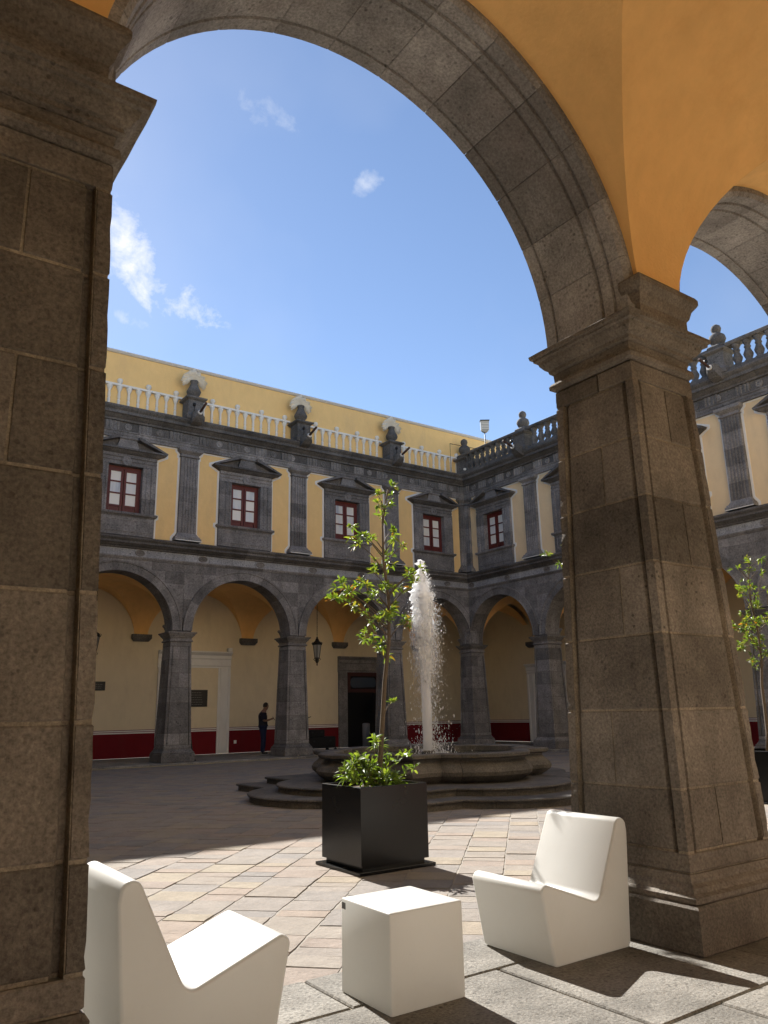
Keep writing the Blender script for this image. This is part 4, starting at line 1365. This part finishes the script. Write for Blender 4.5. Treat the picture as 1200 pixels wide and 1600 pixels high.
# ------------------------------------------------------------------ furniture
def round_poly(pts, rads, n=7):
    out = []
    N = len(pts)
    for i in range(N):
        p, a, b = Vector(pts[i]), Vector(pts[i - 1]), Vector(pts[(i + 1) % N])
        r = rads[i]
        if r <= 0:
            out.append(tuple(p)); continue
        d1, d2 = (a - p).normalized(), (b - p).normalized()
        ang = d1.angle(d2)
        t = min(r / math.tan(ang / 2), .48 * (a - p).length, .48 * (b - p).length)
        r = t * math.tan(ang / 2)
        c = p + (d1 + d2).normalized() * (r / math.sin(ang / 2))
        s0, s1_ = p + d1 * t - c, p + d2 * t - c
        a0 = math.atan2(s0.y, s0.x)
        da = (math.atan2(s1_.y, s1_.x) - a0 + PI) % (2 * PI) - PI
        for k in range(n + 1):
            out.append((c.x + r * math.cos(a0 + da * k / n), c.y + r * math.sin(a0 + da * k / n)))
    return out

def inset_poly(poly, d):
    out = []
    n = len(poly)
    for i in range(n):
        p, a, b = Vector(poly[i]), Vector(poly[i - 1]), Vector(poly[(i + 1) % n])
        d1, d2 = (p - a), (b - p)
        if d1.length < 1e-6: d1 = d2
        if d2.length < 1e-6: d2 = d1
        d1.normalize(); d2.normalize()
        n1, n2 = Vector((-d1.y, d1.x)), Vector((-d2.y, d2.x))
        nn = n1 + n2
        nn = nn / max(.4, nn.dot(n1))
        out.append(tuple(p + nn * d))
    return out

def chair_mesh():
    """rotation-moulded lounge seat: one folded side profile, soft edges. local x to the back, front at x = 0"""
    pts = [(0.0, 0.0), (.61, 0.0), (.665, .605), (.655, .675), (.585, .685), (.375, .262), (-.035, .405), (-.075, .375)]
    rad = [.03, .035, .05, .045, .045, .055, .04, .035]
    poly = round_poly(pts, rad)
    W = .555
    e = .014
    rings = []
    for y, d in ((0, e), (e * .3, e * .3), (e, 0), (W - e, 0), (W - e * .3, e * .3), (W, e)):
        pl = inset_poly(poly, d) if d else poly
        rings.append([(x, y, max(z, 0.0) + .002) for x, z in pl])
    mb = MB().loft(rings, True, True)
    me = mb.build('lounge_chair', 'plastic')
    return me
CH = chair_mesh()
c1 = thing('lounge_chair', 'white moulded plastic lounge chair beside the base of the brown stone pier', 'chair', (3.285, 3.165, 0), 0, me=CH)
c2 = thing('lounge_chair', 'white moulded plastic lounge chair partly hidden by the dark shaded pier', 'chair', (1.665, 3.735, 0), PI, me=CH)
c2.scale = (1.0, 1.0, 1.03)
c3 = thing('lounge_chair', 'sliver of a white plastic chair showing behind the edge of the brown pier', 'chair', (5.86, 3.78, 0), PI, me=CH)
put('sticker', MB().box(.6585, .6605, .03, .055, .53, .585).build('sticker', 'sticker'), c2)

cube = thing('cube_table', 'white plastic cube table between two white lounge chairs', 'table', (2.44, 3.36, 0), R(-1.0))
def rounded_cube(s, h, r):
    rings = []
    sq = [(-s, -s), (s, -s), (s, s), (-s, s)]
    for z, d in ((.002, r), (.002 + r * .3, r * .3), (r, 0), (h - r, 0), (h - r * .3, r * .3), (h, r)):
        p = round_poly([(a * (s - d) / s, b * (s - d) / s) for a, b in sq], [r * 1.2] * 4, 4)
        rings.append([(x, y, z) for x, y in p])
    return MB().loft(rings, True, True).build('cube_body', 'plastic')
put('cube_body', rounded_cube(.213, .42, .008), cube)
put('sticker', MB().box(-.2142, -.2132, .168, .203, .372, .402).build('sticker', 'sticker'), cube)

# ------------------------------------------------------------------ plants
def leaves(clumps, per, ln, wd, droop, mat, name, seed):
    """clumps = [(x,y,z,radius)]; every leaf is a folded, slightly bent blade"""
    rg = np.random.default_rng(seed)
    V, F = [], []
    for (cx, cy, cz, r) in clumps:
        # short shoots inside the clump, leaves whorled round their tips
        ns = max(2, int(per * (r / .09) ** 2 / 7))
        for s in range(ns):
            d = rg.normal(size=3); d /= np.linalg.norm(d)
            tip = np.array([cx, cy, cz]) + d * r * rg.random() ** .45 * np.array([1, 1, .8])
            ax = d * .6 + np.array([0, 0, .55]) + rg.normal(0, .25, 3)
            ax /= np.linalg.norm(ax)
            a = np.cross(ax, [.3, .1, 1.0]); a /= np.linalg.norm(a)
            b = np.cross(ax, a)
            for k in range(7):
                th = k * 2.4 + rg.normal(0, .35)
                tilt = .35 + .75 * rg.random()
                dirv = ax * math.cos(tilt) + (a * math.cos(th) + b * math.sin(th)) * math.sin(tilt)
                dirv = dirv + np.array([0, 0, -droop * rg.random()])
                dirv /= np.linalg.norm(dirv)
                L = ln * (.6 + .6 * rg.random())
                w = wd * (.75 + .5 * rg.random())
                sd = np.cross(dirv, rg.normal(0, .5, 3) + np.array([0, 0, 1.0]))
                sd /= max(1e-6, np.linalg.norm(sd))
                up = np.cross(sd, dirv)
                p0 = tip - ax * .03 * rg.random()
                m1 = p0 + dirv * L * .38
                m2 = p0 + dirv * L * .72 - np.array([0, 0, L * .07])
                t = p0 + dirv * L - np.array([0, 0, L * .20])
                i = len(V)
                V += [p0, m1 + sd * w + up * w * .4, m1, m1 - sd * w + up * w * .4, m2 + sd * w * .72 + up * w * .2, m2, m2 - sd * w * .72 + up * w * .2, t]
                F += [(i, i + 1, i + 2), (i, i + 2, i + 3), (i + 1, i + 4, i + 5, i + 2), (i + 2, i + 5, i + 6, i + 3), (i + 4, i + 7, i + 5), (i + 5, i + 7, i + 6)]
    me = bpy.data.meshes.new(name)
    me.from_pydata([tuple(map(float, v)) for v in V], [], F)
    me.materials.append(M[mat])
    return me

CROWN = [(4.66, 3.64, 0.06), (4.51, 3.52, 0.08), (4.78, 3.58, 0.07), (4.46, 3.43, 0.07), (4.61, 3.42, 0.06), (4.67, 3.35, 0.08), (4.8, 3.19, 0.1), (4.94, 3.06, 0.06), (4.25, 3.18, 0.06), (4.25, 3.01, 0.1), (4.41, 3.08, 0.09), (4.52, 3.11, 0.06), (4.7, 3.07, 0.06), (4.78, 2.91, 0.1), (4.72, 2.81, 0.1), (4.55, 2.84, 0.05), (4.99, 2.78, 0.08), (4.91, 2.72, 0.09), (4.75, 2.61, 0.12), (4.85, 2.59, 0.1), (4.52, 2.63, 0.1), (4.41, 2.56, 0.08), (4.46, 2.71, 0.08), (4.01, 2.53, 0.08), (4.03, 2.44, 0.09), (4.19, 2.5, 0.1), (4.29, 2.56, 0.07), (4.3, 2.38, 0.1), (4.13, 2.46, 0.08), (4.81, 2.32, 0.1), (4.75, 2.38, 0.1), (4.57, 2.48, 0.1), (4.64, 2.55, 0.1), (4.5, 2.28, 0.1), (4.34, 2.19, 0.1), (4.61, 2.24, 0.11), (4.77, 2.22, 0.1), (4.58, 2.1, 0.1), (4.4, 2.03, 0.08), (4.61, 2.01, 0.1), (4.72, 1.93, 0.09), (4.65, 1.41, 0.05)]
TRUNK = [(4.46, .58, .030), (4.49, .90, .026), (4.54, 1.25, .024), (4.585, 1.60, .022), (4.625, 2.00, .020), (4.635, 2.40, .018), (4.60, 2.85, .014), (4.58, 3.20, .010), (4.61, 3.45, .007), (4.65, 3.62, .004)]

def make_tree(label, seed, base, mirror=1, extra=()):
    """young tree: slim bent stem, thin limbs to every leaf clump"""
    rg = random.Random(seed)
    bx, by = base
    t = thing('young_tree', label, 'tree', (bx, by, ZF + .60))
    L = lambda x, z, dy: ((x - 4.42) * mirror, dy, z - (ZF + .60))
    tp = [L(x, z, .02 * math.sin(5 * z)) for x, z, r in TRUNK]
    tr = put('trunk', MB().tube(tp, [r for _, _, r in TRUNK], 8).build('trunk', 'bark'), t)
    clumps = []
    limbs = MB()
    for (x, z, r) in list(CROWN) + list(extra):
        dy = rg.uniform(-.28, .28) * (1.0 if z < 3.3 else .5)
        c = L(x + rg.uniform(-.02, .02), z, dy)
        clumps.append((*c, r))
        # limb from the stem below the clump
        zt = z - .12 - .45 * abs(x - 4.6)
        for i in range(len(TRUNK) - 1):
            if TRUNK[i][1] <= zt <= TRUNK[i + 1][1]:
                f_ = (zt - TRUNK[i][1]) / (TRUNK[i + 1][1] - TRUNK[i][1])
                a = Vector(tp[i]).lerp(Vector(tp[i + 1]), f_)
                b = Vector(c)
                mid = a.lerp(b, .5) + Vector((0, 0, .03))
                limbs.tube([a, mid, b], [.007, .005, .002], 5)
                break
    put('limbs', limbs.build('limbs', 'bark'), tr, kind='stuff')
    put('crown', leaves(clumps, 30, .086, .0120, .25, 'leaf', 'crown', seed), t)
    return t
make_tree('slim young tree with thin bent trunk in black planter before the fountain', 3, (4.42, 6.48))
make_tree('young tree hidden behind the brown pier with one twig reaching past its edge', 5, (8.05, 6.35), -1,
          extra=((5.46, 3.25, .05), (5.47, 3.12, .04), (5.40, 3.02, .05)))
make_tree('young tree growing from the half hidden planter beyond the brown pier', 9, (11.62, 6.62), 1)

def make_shrub(label, seed, base):
    rg = random.Random(seed)
    t = thing('planter_shrub', label, 'shrub', (base[0], base[1], ZF + .64))
    cl_ = []
    for i in range(26):
        a = rg.uniform(0, 2 * PI); r = .27 * math.sqrt(rg.random()); z = rg.uniform(.06, .44) * (1 - .45 * r / .27)
        cl_.append((r * 1.15 * math.cos(a), r * .95 * math.sin(a), z, .095))
    for (x, y, z) in ((-.30, -.1, .28), (.32, -.05, .30), (.36, -.12, .18), (-.34, -.10, .15), (-.02, -.05, .47), (.12, .05, .45)):
        cl_.append((x, y, z, .085))
    st = MB()
    for c in cl_[::2]:
        st.tube([(c[0] * .15, c[1] * .15, -.05), (c[0] * .6, c[1] * .6, c[2] * .6), c[:3]], [.008, .005, .003], 5)
    put('stems', st.build('stems', 'bark'), t)
    put('foliage', leaves(cl_, 26, .112, .0135, .6, 'leaf2', 'foliage', seed), t)
def make_planter(label, base):
    t = thing('planter_box', label, 'planter', (base[0], base[1], ZF), R(-0.8))
    W, D = .372, .345
    mb = MB()
    o = lambda a, b, z: [(-a, -b, z), (a, -b, z), (a, b, z), (-a, b, z)]
    mb.loft([o(W - .03, D - .03, .07), o(W, D, .0701), o(W, D, .725), o(W - .004, D - .004, .729), o(W - .03, D - .03, .729), o(W - .03, D - .03, .60)])
    put('box', mb.build('box', 'planter'), t)
    put('recessed_base', MB().box(-W + .03, W - .03, -D + .03, D - .03, .03, .0695).build('recessed_base', 'planter'), t)
    put('base_plate', MB().cbox(-W - .045, W + .045, -D - .045, D + .045, .002, .030, .003).build('base_plate', 'planter'), t)
    put('soil', MB().box(-W + .031, W - .031, -D + .031, D - .031, .61, .685).build('soil', 'soil'), t)
for lb, ls, b in (('square black planter box on a base plate in front of the fountain', 'leafy shrub round the foot of the young tree in the sunlit planter', (4.42, 6.48)),
                  ('square black planter box standing behind the brown stone pier', None, (8.05, 6.35)),
                  ('black planter box half hidden by the brown pier, only one corner showing', None, (11.62, 6.62))):
    make_planter(lb, b)
    if ls: make_shrub(ls, int(b[0] * 10), b)

# ------------------------------------------------------------------ gallery contents
def lantern(label, x, y, ztop, zc):
    t = thing('hanging_lantern', label, 'lantern', (x, y, zc), group='iron lanterns hung in the far gallery')
    n = 6
    def ring(r, z, off=0): return [(r * math.cos(2 * PI * i / n + off), r * math.sin(2 * PI * i / n + off), z) for i in range(n)]
    put('glass', MB().loft([ring(.095, -.30), ring(.165, .18)]).build('glass', 'lamp_glass'), t)
    cg = MB()
    for i in range(n):
        a = 2 * PI * i / n
        c, s_ = math.cos(a), math.sin(a)
        cg.tube([(.10 * c, .10 * s_, -.31), (.175 * c, .175 * s_, .19)], .012, 5)
        cg.tube([(.19 * c, .19 * s_, .19), (.225 * c, .225 * s_, .25), (.19 * c, .19 * s_, .29)], [.02, .014, .006], 5)
        cg.tube([(.11 * c, .11 * s_, -.31), (.15 * c, .15 * s_, -.36), (.06 * c, .06 * s_, -.44)], [.012, .010, .006], 5)
    cg.loft([ring(.19, .185), ring(.20, .20), ring(.195, .225)]); cg.loft([ring(.11, -.33), ring(.12, -.31), ring(.11, -.295)])
    put('cage', cg.build('cage', 'iron'), t)
    put('crown', MB().lathe([(.185, .226), (.16, .28), (.09, .33), (.06, .40), (.03, .44), (.04, .47), (.0, .50)], 12).build('crown', 'iron'), t)
    put('drop_finial', MB().lathe([(.0, -.60), (.03, -.57), (.018, -.52), (.05, -.47), (.07, -.42), (.08, -.34)], 8).build('drop_finial', 'iron'), t)
    ch = MB()
    z = .50
    k = 0
    while z < ztop - zc:
        d = (.016, 0) if k % 2 else (0, .016)
        ch.tube([(-d[0], -d[1], z), (-d[0] * 1.2, -d[1] * 1.2, z + .04), (0, 0, z + .085), (d[0] * 1.2, d[1] * 1.2, z + .04), (d[0], d[1], z), (0, 0, z - .012), (-d[0], -d[1], z)], .006, 4)
        z += .078; k += 1
    put('chain', ch.build('chain', 'iron'), t)
lantern('black iron lantern hanging on a chain before the stone doorway', 15.18, 25.95, 5.79, 3.70)
lantern('black iron lantern hanging on a chain, half hidden by the dark shaded pier', 6.88, 25.95, 5.79, 3.70)

def plaque(label, x, z, w, h, nl):
    t = thing('wall_plaque', label, 'plaque', (x, YN + YB, z))
    put('plate', MB().cbox(-w / 2, w / 2, -.03, -.002, -h / 2, h / 2, .006).build('plate', 'bronze'), t)
    tx = MB()
    rg = random.Random(int(x * 100))
    for i in range(nl):
        zz_ = h / 2 - .10 - i * (h - .18) / max(1, nl - 1)
        xx = -w * rg.uniform(.22, .36)
        end = -xx
        while xx < end:
            l_ = rg.uniform(.03, .09)
            tx.box(xx, min(xx + l_, end), -.0325, -.0305, zz_ - .009, zz_ + .009)
            xx += l_ + .022
    put('lettering', tx.build('lettering', 'letter'), t)
plaque('dark inscribed plaque inside the white moulded door surround', 11.08, 1.97, .92, .60, 6)
plaque('small dark plaque on the plain cream gallery wall', 7.55, 2.40, .55, .30, 3)

# speaker on a stand, bollard and stacked cases by the doorway
sp = thing('loudspeaker', 'black loudspeaker on a stand beside the stone doorway', 'speaker', (18.55, 26.6, 0))
put('cabinet', MB().cbox(-.24, .24, -.18, .18, 1.42, 2.12, .02).build('cabinet', 'black'), sp)
put('grille', MB().box(-.20, .20, -.195, -.181, 1.47, 2.07).build('grille', 'iron'), sp)
put('pole', MB().tube([(0, 0, .25), (0, 0, 1.43)], .022, 8).build('pole', 'black'), sp)
for a in (90, 210, 330):
    put('leg', MB().tube([(0, 0, .62), (.40 * math.cos(R(a)), .40 * math.sin(R(a)), .01)], .013, 6).build('leg', 'black'), sp)
bo = thing('bollard', 'short grey round bollard in front of the dark doorway', 'bollard', (17.55, 26.2, 0))
put('post', MB().lathe([(.15, .0), (.15, .90), (.14, .93), (.10, .95), (.0, .955)], 16).build('post', 'grey_paint'), bo)
put('foot_ring', MB().lathe([(.18, .001), (.18, .04), (.151, .05)], 16).build('foot_ring', 'grey_paint'), bo)
cs = thing('equipment_trolley', 'black trolley with curved handle loaded with cases beside a stone pier', 'trolley', (14.35, 25.05, 0))
put('bed', MB().cbox(-.35, 1.0, -.30, .30, .14, .18, .01).build('bed', 'black'), cs)
for (x_, y_) in ((-.25, -.28), (.9, -.28), (-.25, .28), (.9, .28)):
    put('wheel', MB().tube([(x_, y_ - .02, .07), (x_, y_ + .02, .07)], .07, 12).build('wheel', 'black'), cs)
put('handle', MB().tube([(-.32, 0, .17), (-.30, 0, .70), (-.26, 0, 1.02), (-.14, 0, 1.18), (.05, 0, 1.24)], .016, 6).build('handle', 'iron'), cs)
for lb, (x_, w_, z_, h_) in (('black hard case, lower and longer of two on the trolley', (14.72, 1.10, .182, .36)), ('black hard case, shorter one stacked on top of the trolley load', (14.50, .62, .545, .24))):
    c_ = thing('equipment_case', lb, 'case', (x_, 25.05, z_))
    put('shell', MB().cbox(-w_ / 2, w_ / 2, -.27, .27, 0, h_, .02).build('shell', 'black'), c_)
    for s in (-1, 1):
        put('latch', MB().box(s * w_ * .3 - .03, s * w_ * .3 + .03, -.285, -.271, h_ * .5, h_ * .5 + .06).build('latch', 'iron'), c_)
sg = thing('folded_stand', 'dark folded stand leaning against a stone pier of the far gallery', 'stand', (9.42, 23.92, 0), 0)
put('rod', MB().tube([(.16, 0, .04), (.02, .0, .85)], [.028, .022], 8).build('rod', 'iron'), sg)
put('foot', MB().lathe([(.09, .0), (.09, .03), (.03, .06)], 10, (.16, 0, 0)).build('foot', 'iron'), sg)
ho = thing('garden_hose', 'thin yellow hose lying along the kerb of the far gallery', 'hose')
put('hose', MB().tube([(13.25, 23.70, .012), (13.0, 23.46, .02), (12.85, 23.21, ZF + .02), (11.0, 23.18, ZF + .015), (9.2, 23.15, ZF + .015), (7.0, 23.17, ZF + .015), (5.5, 23.14, ZF + .015)], .007, 5).build('hose', 'yellow_tape'), ho)

# floodlight on the roof corner
fl = thing('floodlight', 'grey floodlight on a thin pole above the roof corner', 'floodlight', (21.95, 23.2, 11.0))
put('pole', MB().tube([(0, 0, 0), (-.02, 0, 2.0)], .022, 8).build('pole', 'iron'), fl)
hd = put('head', MB().loft([[(-.10, -.10, 1.98), (.10, -.10, 1.98), (.10, .10, 1.98), (-.10, .10, 1.98)], [(-.24, -.14, 2.12), (.24, -.14, 2.12), (.24, .14, 2.12), (-.24, .14, 2.12)], [(-.26, -.14, 2.72), (.26, -.14, 2.72), (.26, .14, 2.72), (-.26, .14, 2.72)]]).build('head', 'lamp_grey'), fl, (0, 0, .62), (0, 0, R(-35)), (.70, .70, .69))
put('hood', MB().box(-.29, .29, -.20, .16, 2.722, 2.76).build('hood', 'iron'), hd)
for i in range(5):
    put('fin', MB().box(-.22, .22, -.155, -.141, 2.18 + i * .105, 2.215 + i * .105).build('fin', 'white'), hd)
put('stay', MB().tube([(-.02, 0, 1.15), (-1.55, .55, 1.35), (-1.55, .55, .1)], .016, 5).build('stay', 'rust'), fl)
sc = thing('security_camera', 'small white security camera under the cornice in the roof corner', 'camera', (20.80, 23.30, 11.15))
put('body', MB().tube([(0, 0, 0), (-.14, -.10, -.05)], [.055, .05], 10).build('body', 'white'), sc)
put('bracket', MB().tube([(.0, .0, .0), (.05, .05, .14), (.08, .08, -.05)], .016, 6).build('bracket', 'iron'), sc)

# ------------------------------------------------------------------ the person by the pier
def skin_mesh(name, joints, edges, mat, sub=2):
    me = bpy.data.meshes.new(name)
    names = list(joints)
    me.from_pydata([joints[k][:3] for k in names], [(names.index(a), names.index(b)) for a, b in edges], [])
    o = bpy.data.objects.new(name, me)
    COL.objects.link(o)
    md = o.modifiers.new('skin', 'SKIN')
    md.use_smooth_shade = True
    for i, k in enumerate(names):
        r = joints[k][3]
        me.skin_vertices[0].data[i].radius = (r, r) if not isinstance(r, tuple) else r
    me.skin_vertices[0].data[0].use_root = True
    sb = o.modifiers.new('sub', 'SUBSURF')
    sb.levels = sb.render_levels = sub
    dg = bpy.context.evaluated_depsgraph_get()
    out = bpy.data.meshes.new_from_object(o.evaluated_get(dg))
    bpy.data.objects.remove(o)
    out.materials.clear()
    out.materials.append(M[mat])
    return out
# faces local +x, standing, head bowed to the phone in both hands
J = {'pelvis': (0, 0, .95, .12), 'waist': (-.01, 0, 1.10, .12), 'chest': (-.02, 0, 1.30, .145), 'collar': (-.01, 0, 1.43, .085), 'neck': (.04, 0, 1.50, .058), 'head0': (.095, 0, 1.575, .080), 'head1': (.105, 0, 1.66, .092), 'head2': (.10, 0, 1.72, .06), 'chin': (.155, 0, 1.555, .045)}
E_ = [('pelvis', 'waist'), ('waist', 'chest'), ('chest', 'collar'), ('collar', 'neck'), ('neck', 'head0'), ('head0', 'head1'), ('head1', 'head2'), ('head0', 'chin')]
for s, n_ in ((1, 'l'), (-1, 'r')):
    J.update({'sh' + n_: (-.02, s * .17, 1.40, .062), 'el' + n_: (.01, s * .215, 1.12, .046), 'wr' + n_: (.24, s * .075, 1.17, .030), 'pa' + n_: (.30, s * .045, 1.195, .030),
              'hip' + n_: (.0, s * .09, .88, .095), 'kn' + n_: (.02, s * .10, .48, .062), 'an' + n_: (-.01, s * .10, .09, .042), 'to' + n_: (.15, s * .115, .035, .036)})
    E_ += [('collar', 'sh' + n_), ('sh' + n_, 'el' + n_), ('el' + n_, 'wr' + n_), ('wr' + n_, 'pa' + n_), ('pelvis', 'hip' + n_), ('hip' + n_, 'kn' + n_), ('kn' + n_, 'an' + n_), ('an' + n_, 'to' + n_)]
    for q_, (dx, dy, dz) in enumerate(((.045, -.014, .028), (.055, -.012, .012), (.055, -.010, -.004), (.045, -.010, -.018), (.02, -.03, .035))):
        J['f%d%s' % (q_, n_)] = (.30 + dx, s * (.045 + dy), 1.195 + dz, .0095)
        E_.append(('pa' + n_, 'f%d%s' % (q_, n_)))
pe = thing('person', 'person in navy shirt and jeans standing by a pier, looking down at a phone', 'person', (12.76, 25.55, 0), R(-22))
body = put('body', skin_mesh('body', J, E_, 'skin'), pe)
g2 = lambda k, d, dz=0.0: (J[k][0], J[k][1], J[k][2] + dz, J[k][3] + d)
S_ = {'waist': g2('waist', .045), 'hip': (0, 0, .97, .165), 'hem': (0, 0, .84, .165), 'chest': g2('chest', .035), 'collar': g2('collar', .014)}
SE = [('waist', 'hip'), ('hip', 'hem'), ('waist', 'chest'), ('chest', 'collar')]
for n_ in 'lr':
    s = 1 if n_ == 'l' else -1
    S_['sh' + n_] = g2('sh' + n_, .024); S_['sl' + n_] = (.002, s * .205, 1.15, .080)
    SE += [('collar', 'sh' + n_), ('sh' + n_, 'sl' + n_)]
put('shirt', skin_mesh('shirt', S_, SE, 'shirt'), pe)
T_ = {'pelvis': g2('pelvis', .008)}
TE = []
for n_ in 'lr':
    T_['hip' + n_] = g2('hip' + n_, .026); T_['kn' + n_] = g2('kn' + n_, .030); T_['an' + n_] = (J['an' + n_][0], J['an' + n_][1], .060, .078)
    TE += [('pelvis', 'hip' + n_), ('hip' + n_, 'kn' + n_), ('kn' + n_, 'an' + n_)]
put('trousers', skin_mesh('trousers', T_, TE, 'jeans'), pe)
for n_ in 'lr':
    s = 1 if n_ == 'l' else -1
    H_ = {'a': (-.03, s * .10, .055, .052), 'b': (.08, s * .108, .045, .050), 'c': (.17, s * .118, .035, .040)}
    so = put('shoe', skin_mesh('shoe', H_, [('a', 'b'), ('b', 'c')], 'shoe'), pe)
    put('sole', MB().cbox(-.085, .215, s * .11 - .048, s * .11 + .048, 0.001, .022, .004).build('sole', 'sole'), so)
hm = MB()
hr = []
for k in range(9):
    t_ = -0.35 + 1.35 * k / 8
    zc_ = math.sin(t_ * PI / 2); rc_ = math.cos(t_ * PI / 2)
    hr.append([(.085 + .104 * rc_ * math.cos(2 * PI * i / 14) * (1.0 if math.cos(2 * PI * i / 14) < .3 else .86), .086 * rc_ * math.sin(2 * PI * i / 14), 1.655 + .112 * zc_) for i in range(14)])
put('hair', hm.loft(hr, True, True).build('hair', 'hair'), pe)
ph = thing('phone', 'dark mobile phone held by the person in navy', 'phone', (12.76 + .365 * math.cos(R(-22)), 25.55 + .365 * math.sin(R(-22)), 1.21), R(-22))
put('case', MB().cbox(-.006, .006, -.037, .037, -.07, .07, .003).build('case', 'black'), ph, rot=(0, R(-35), 0))
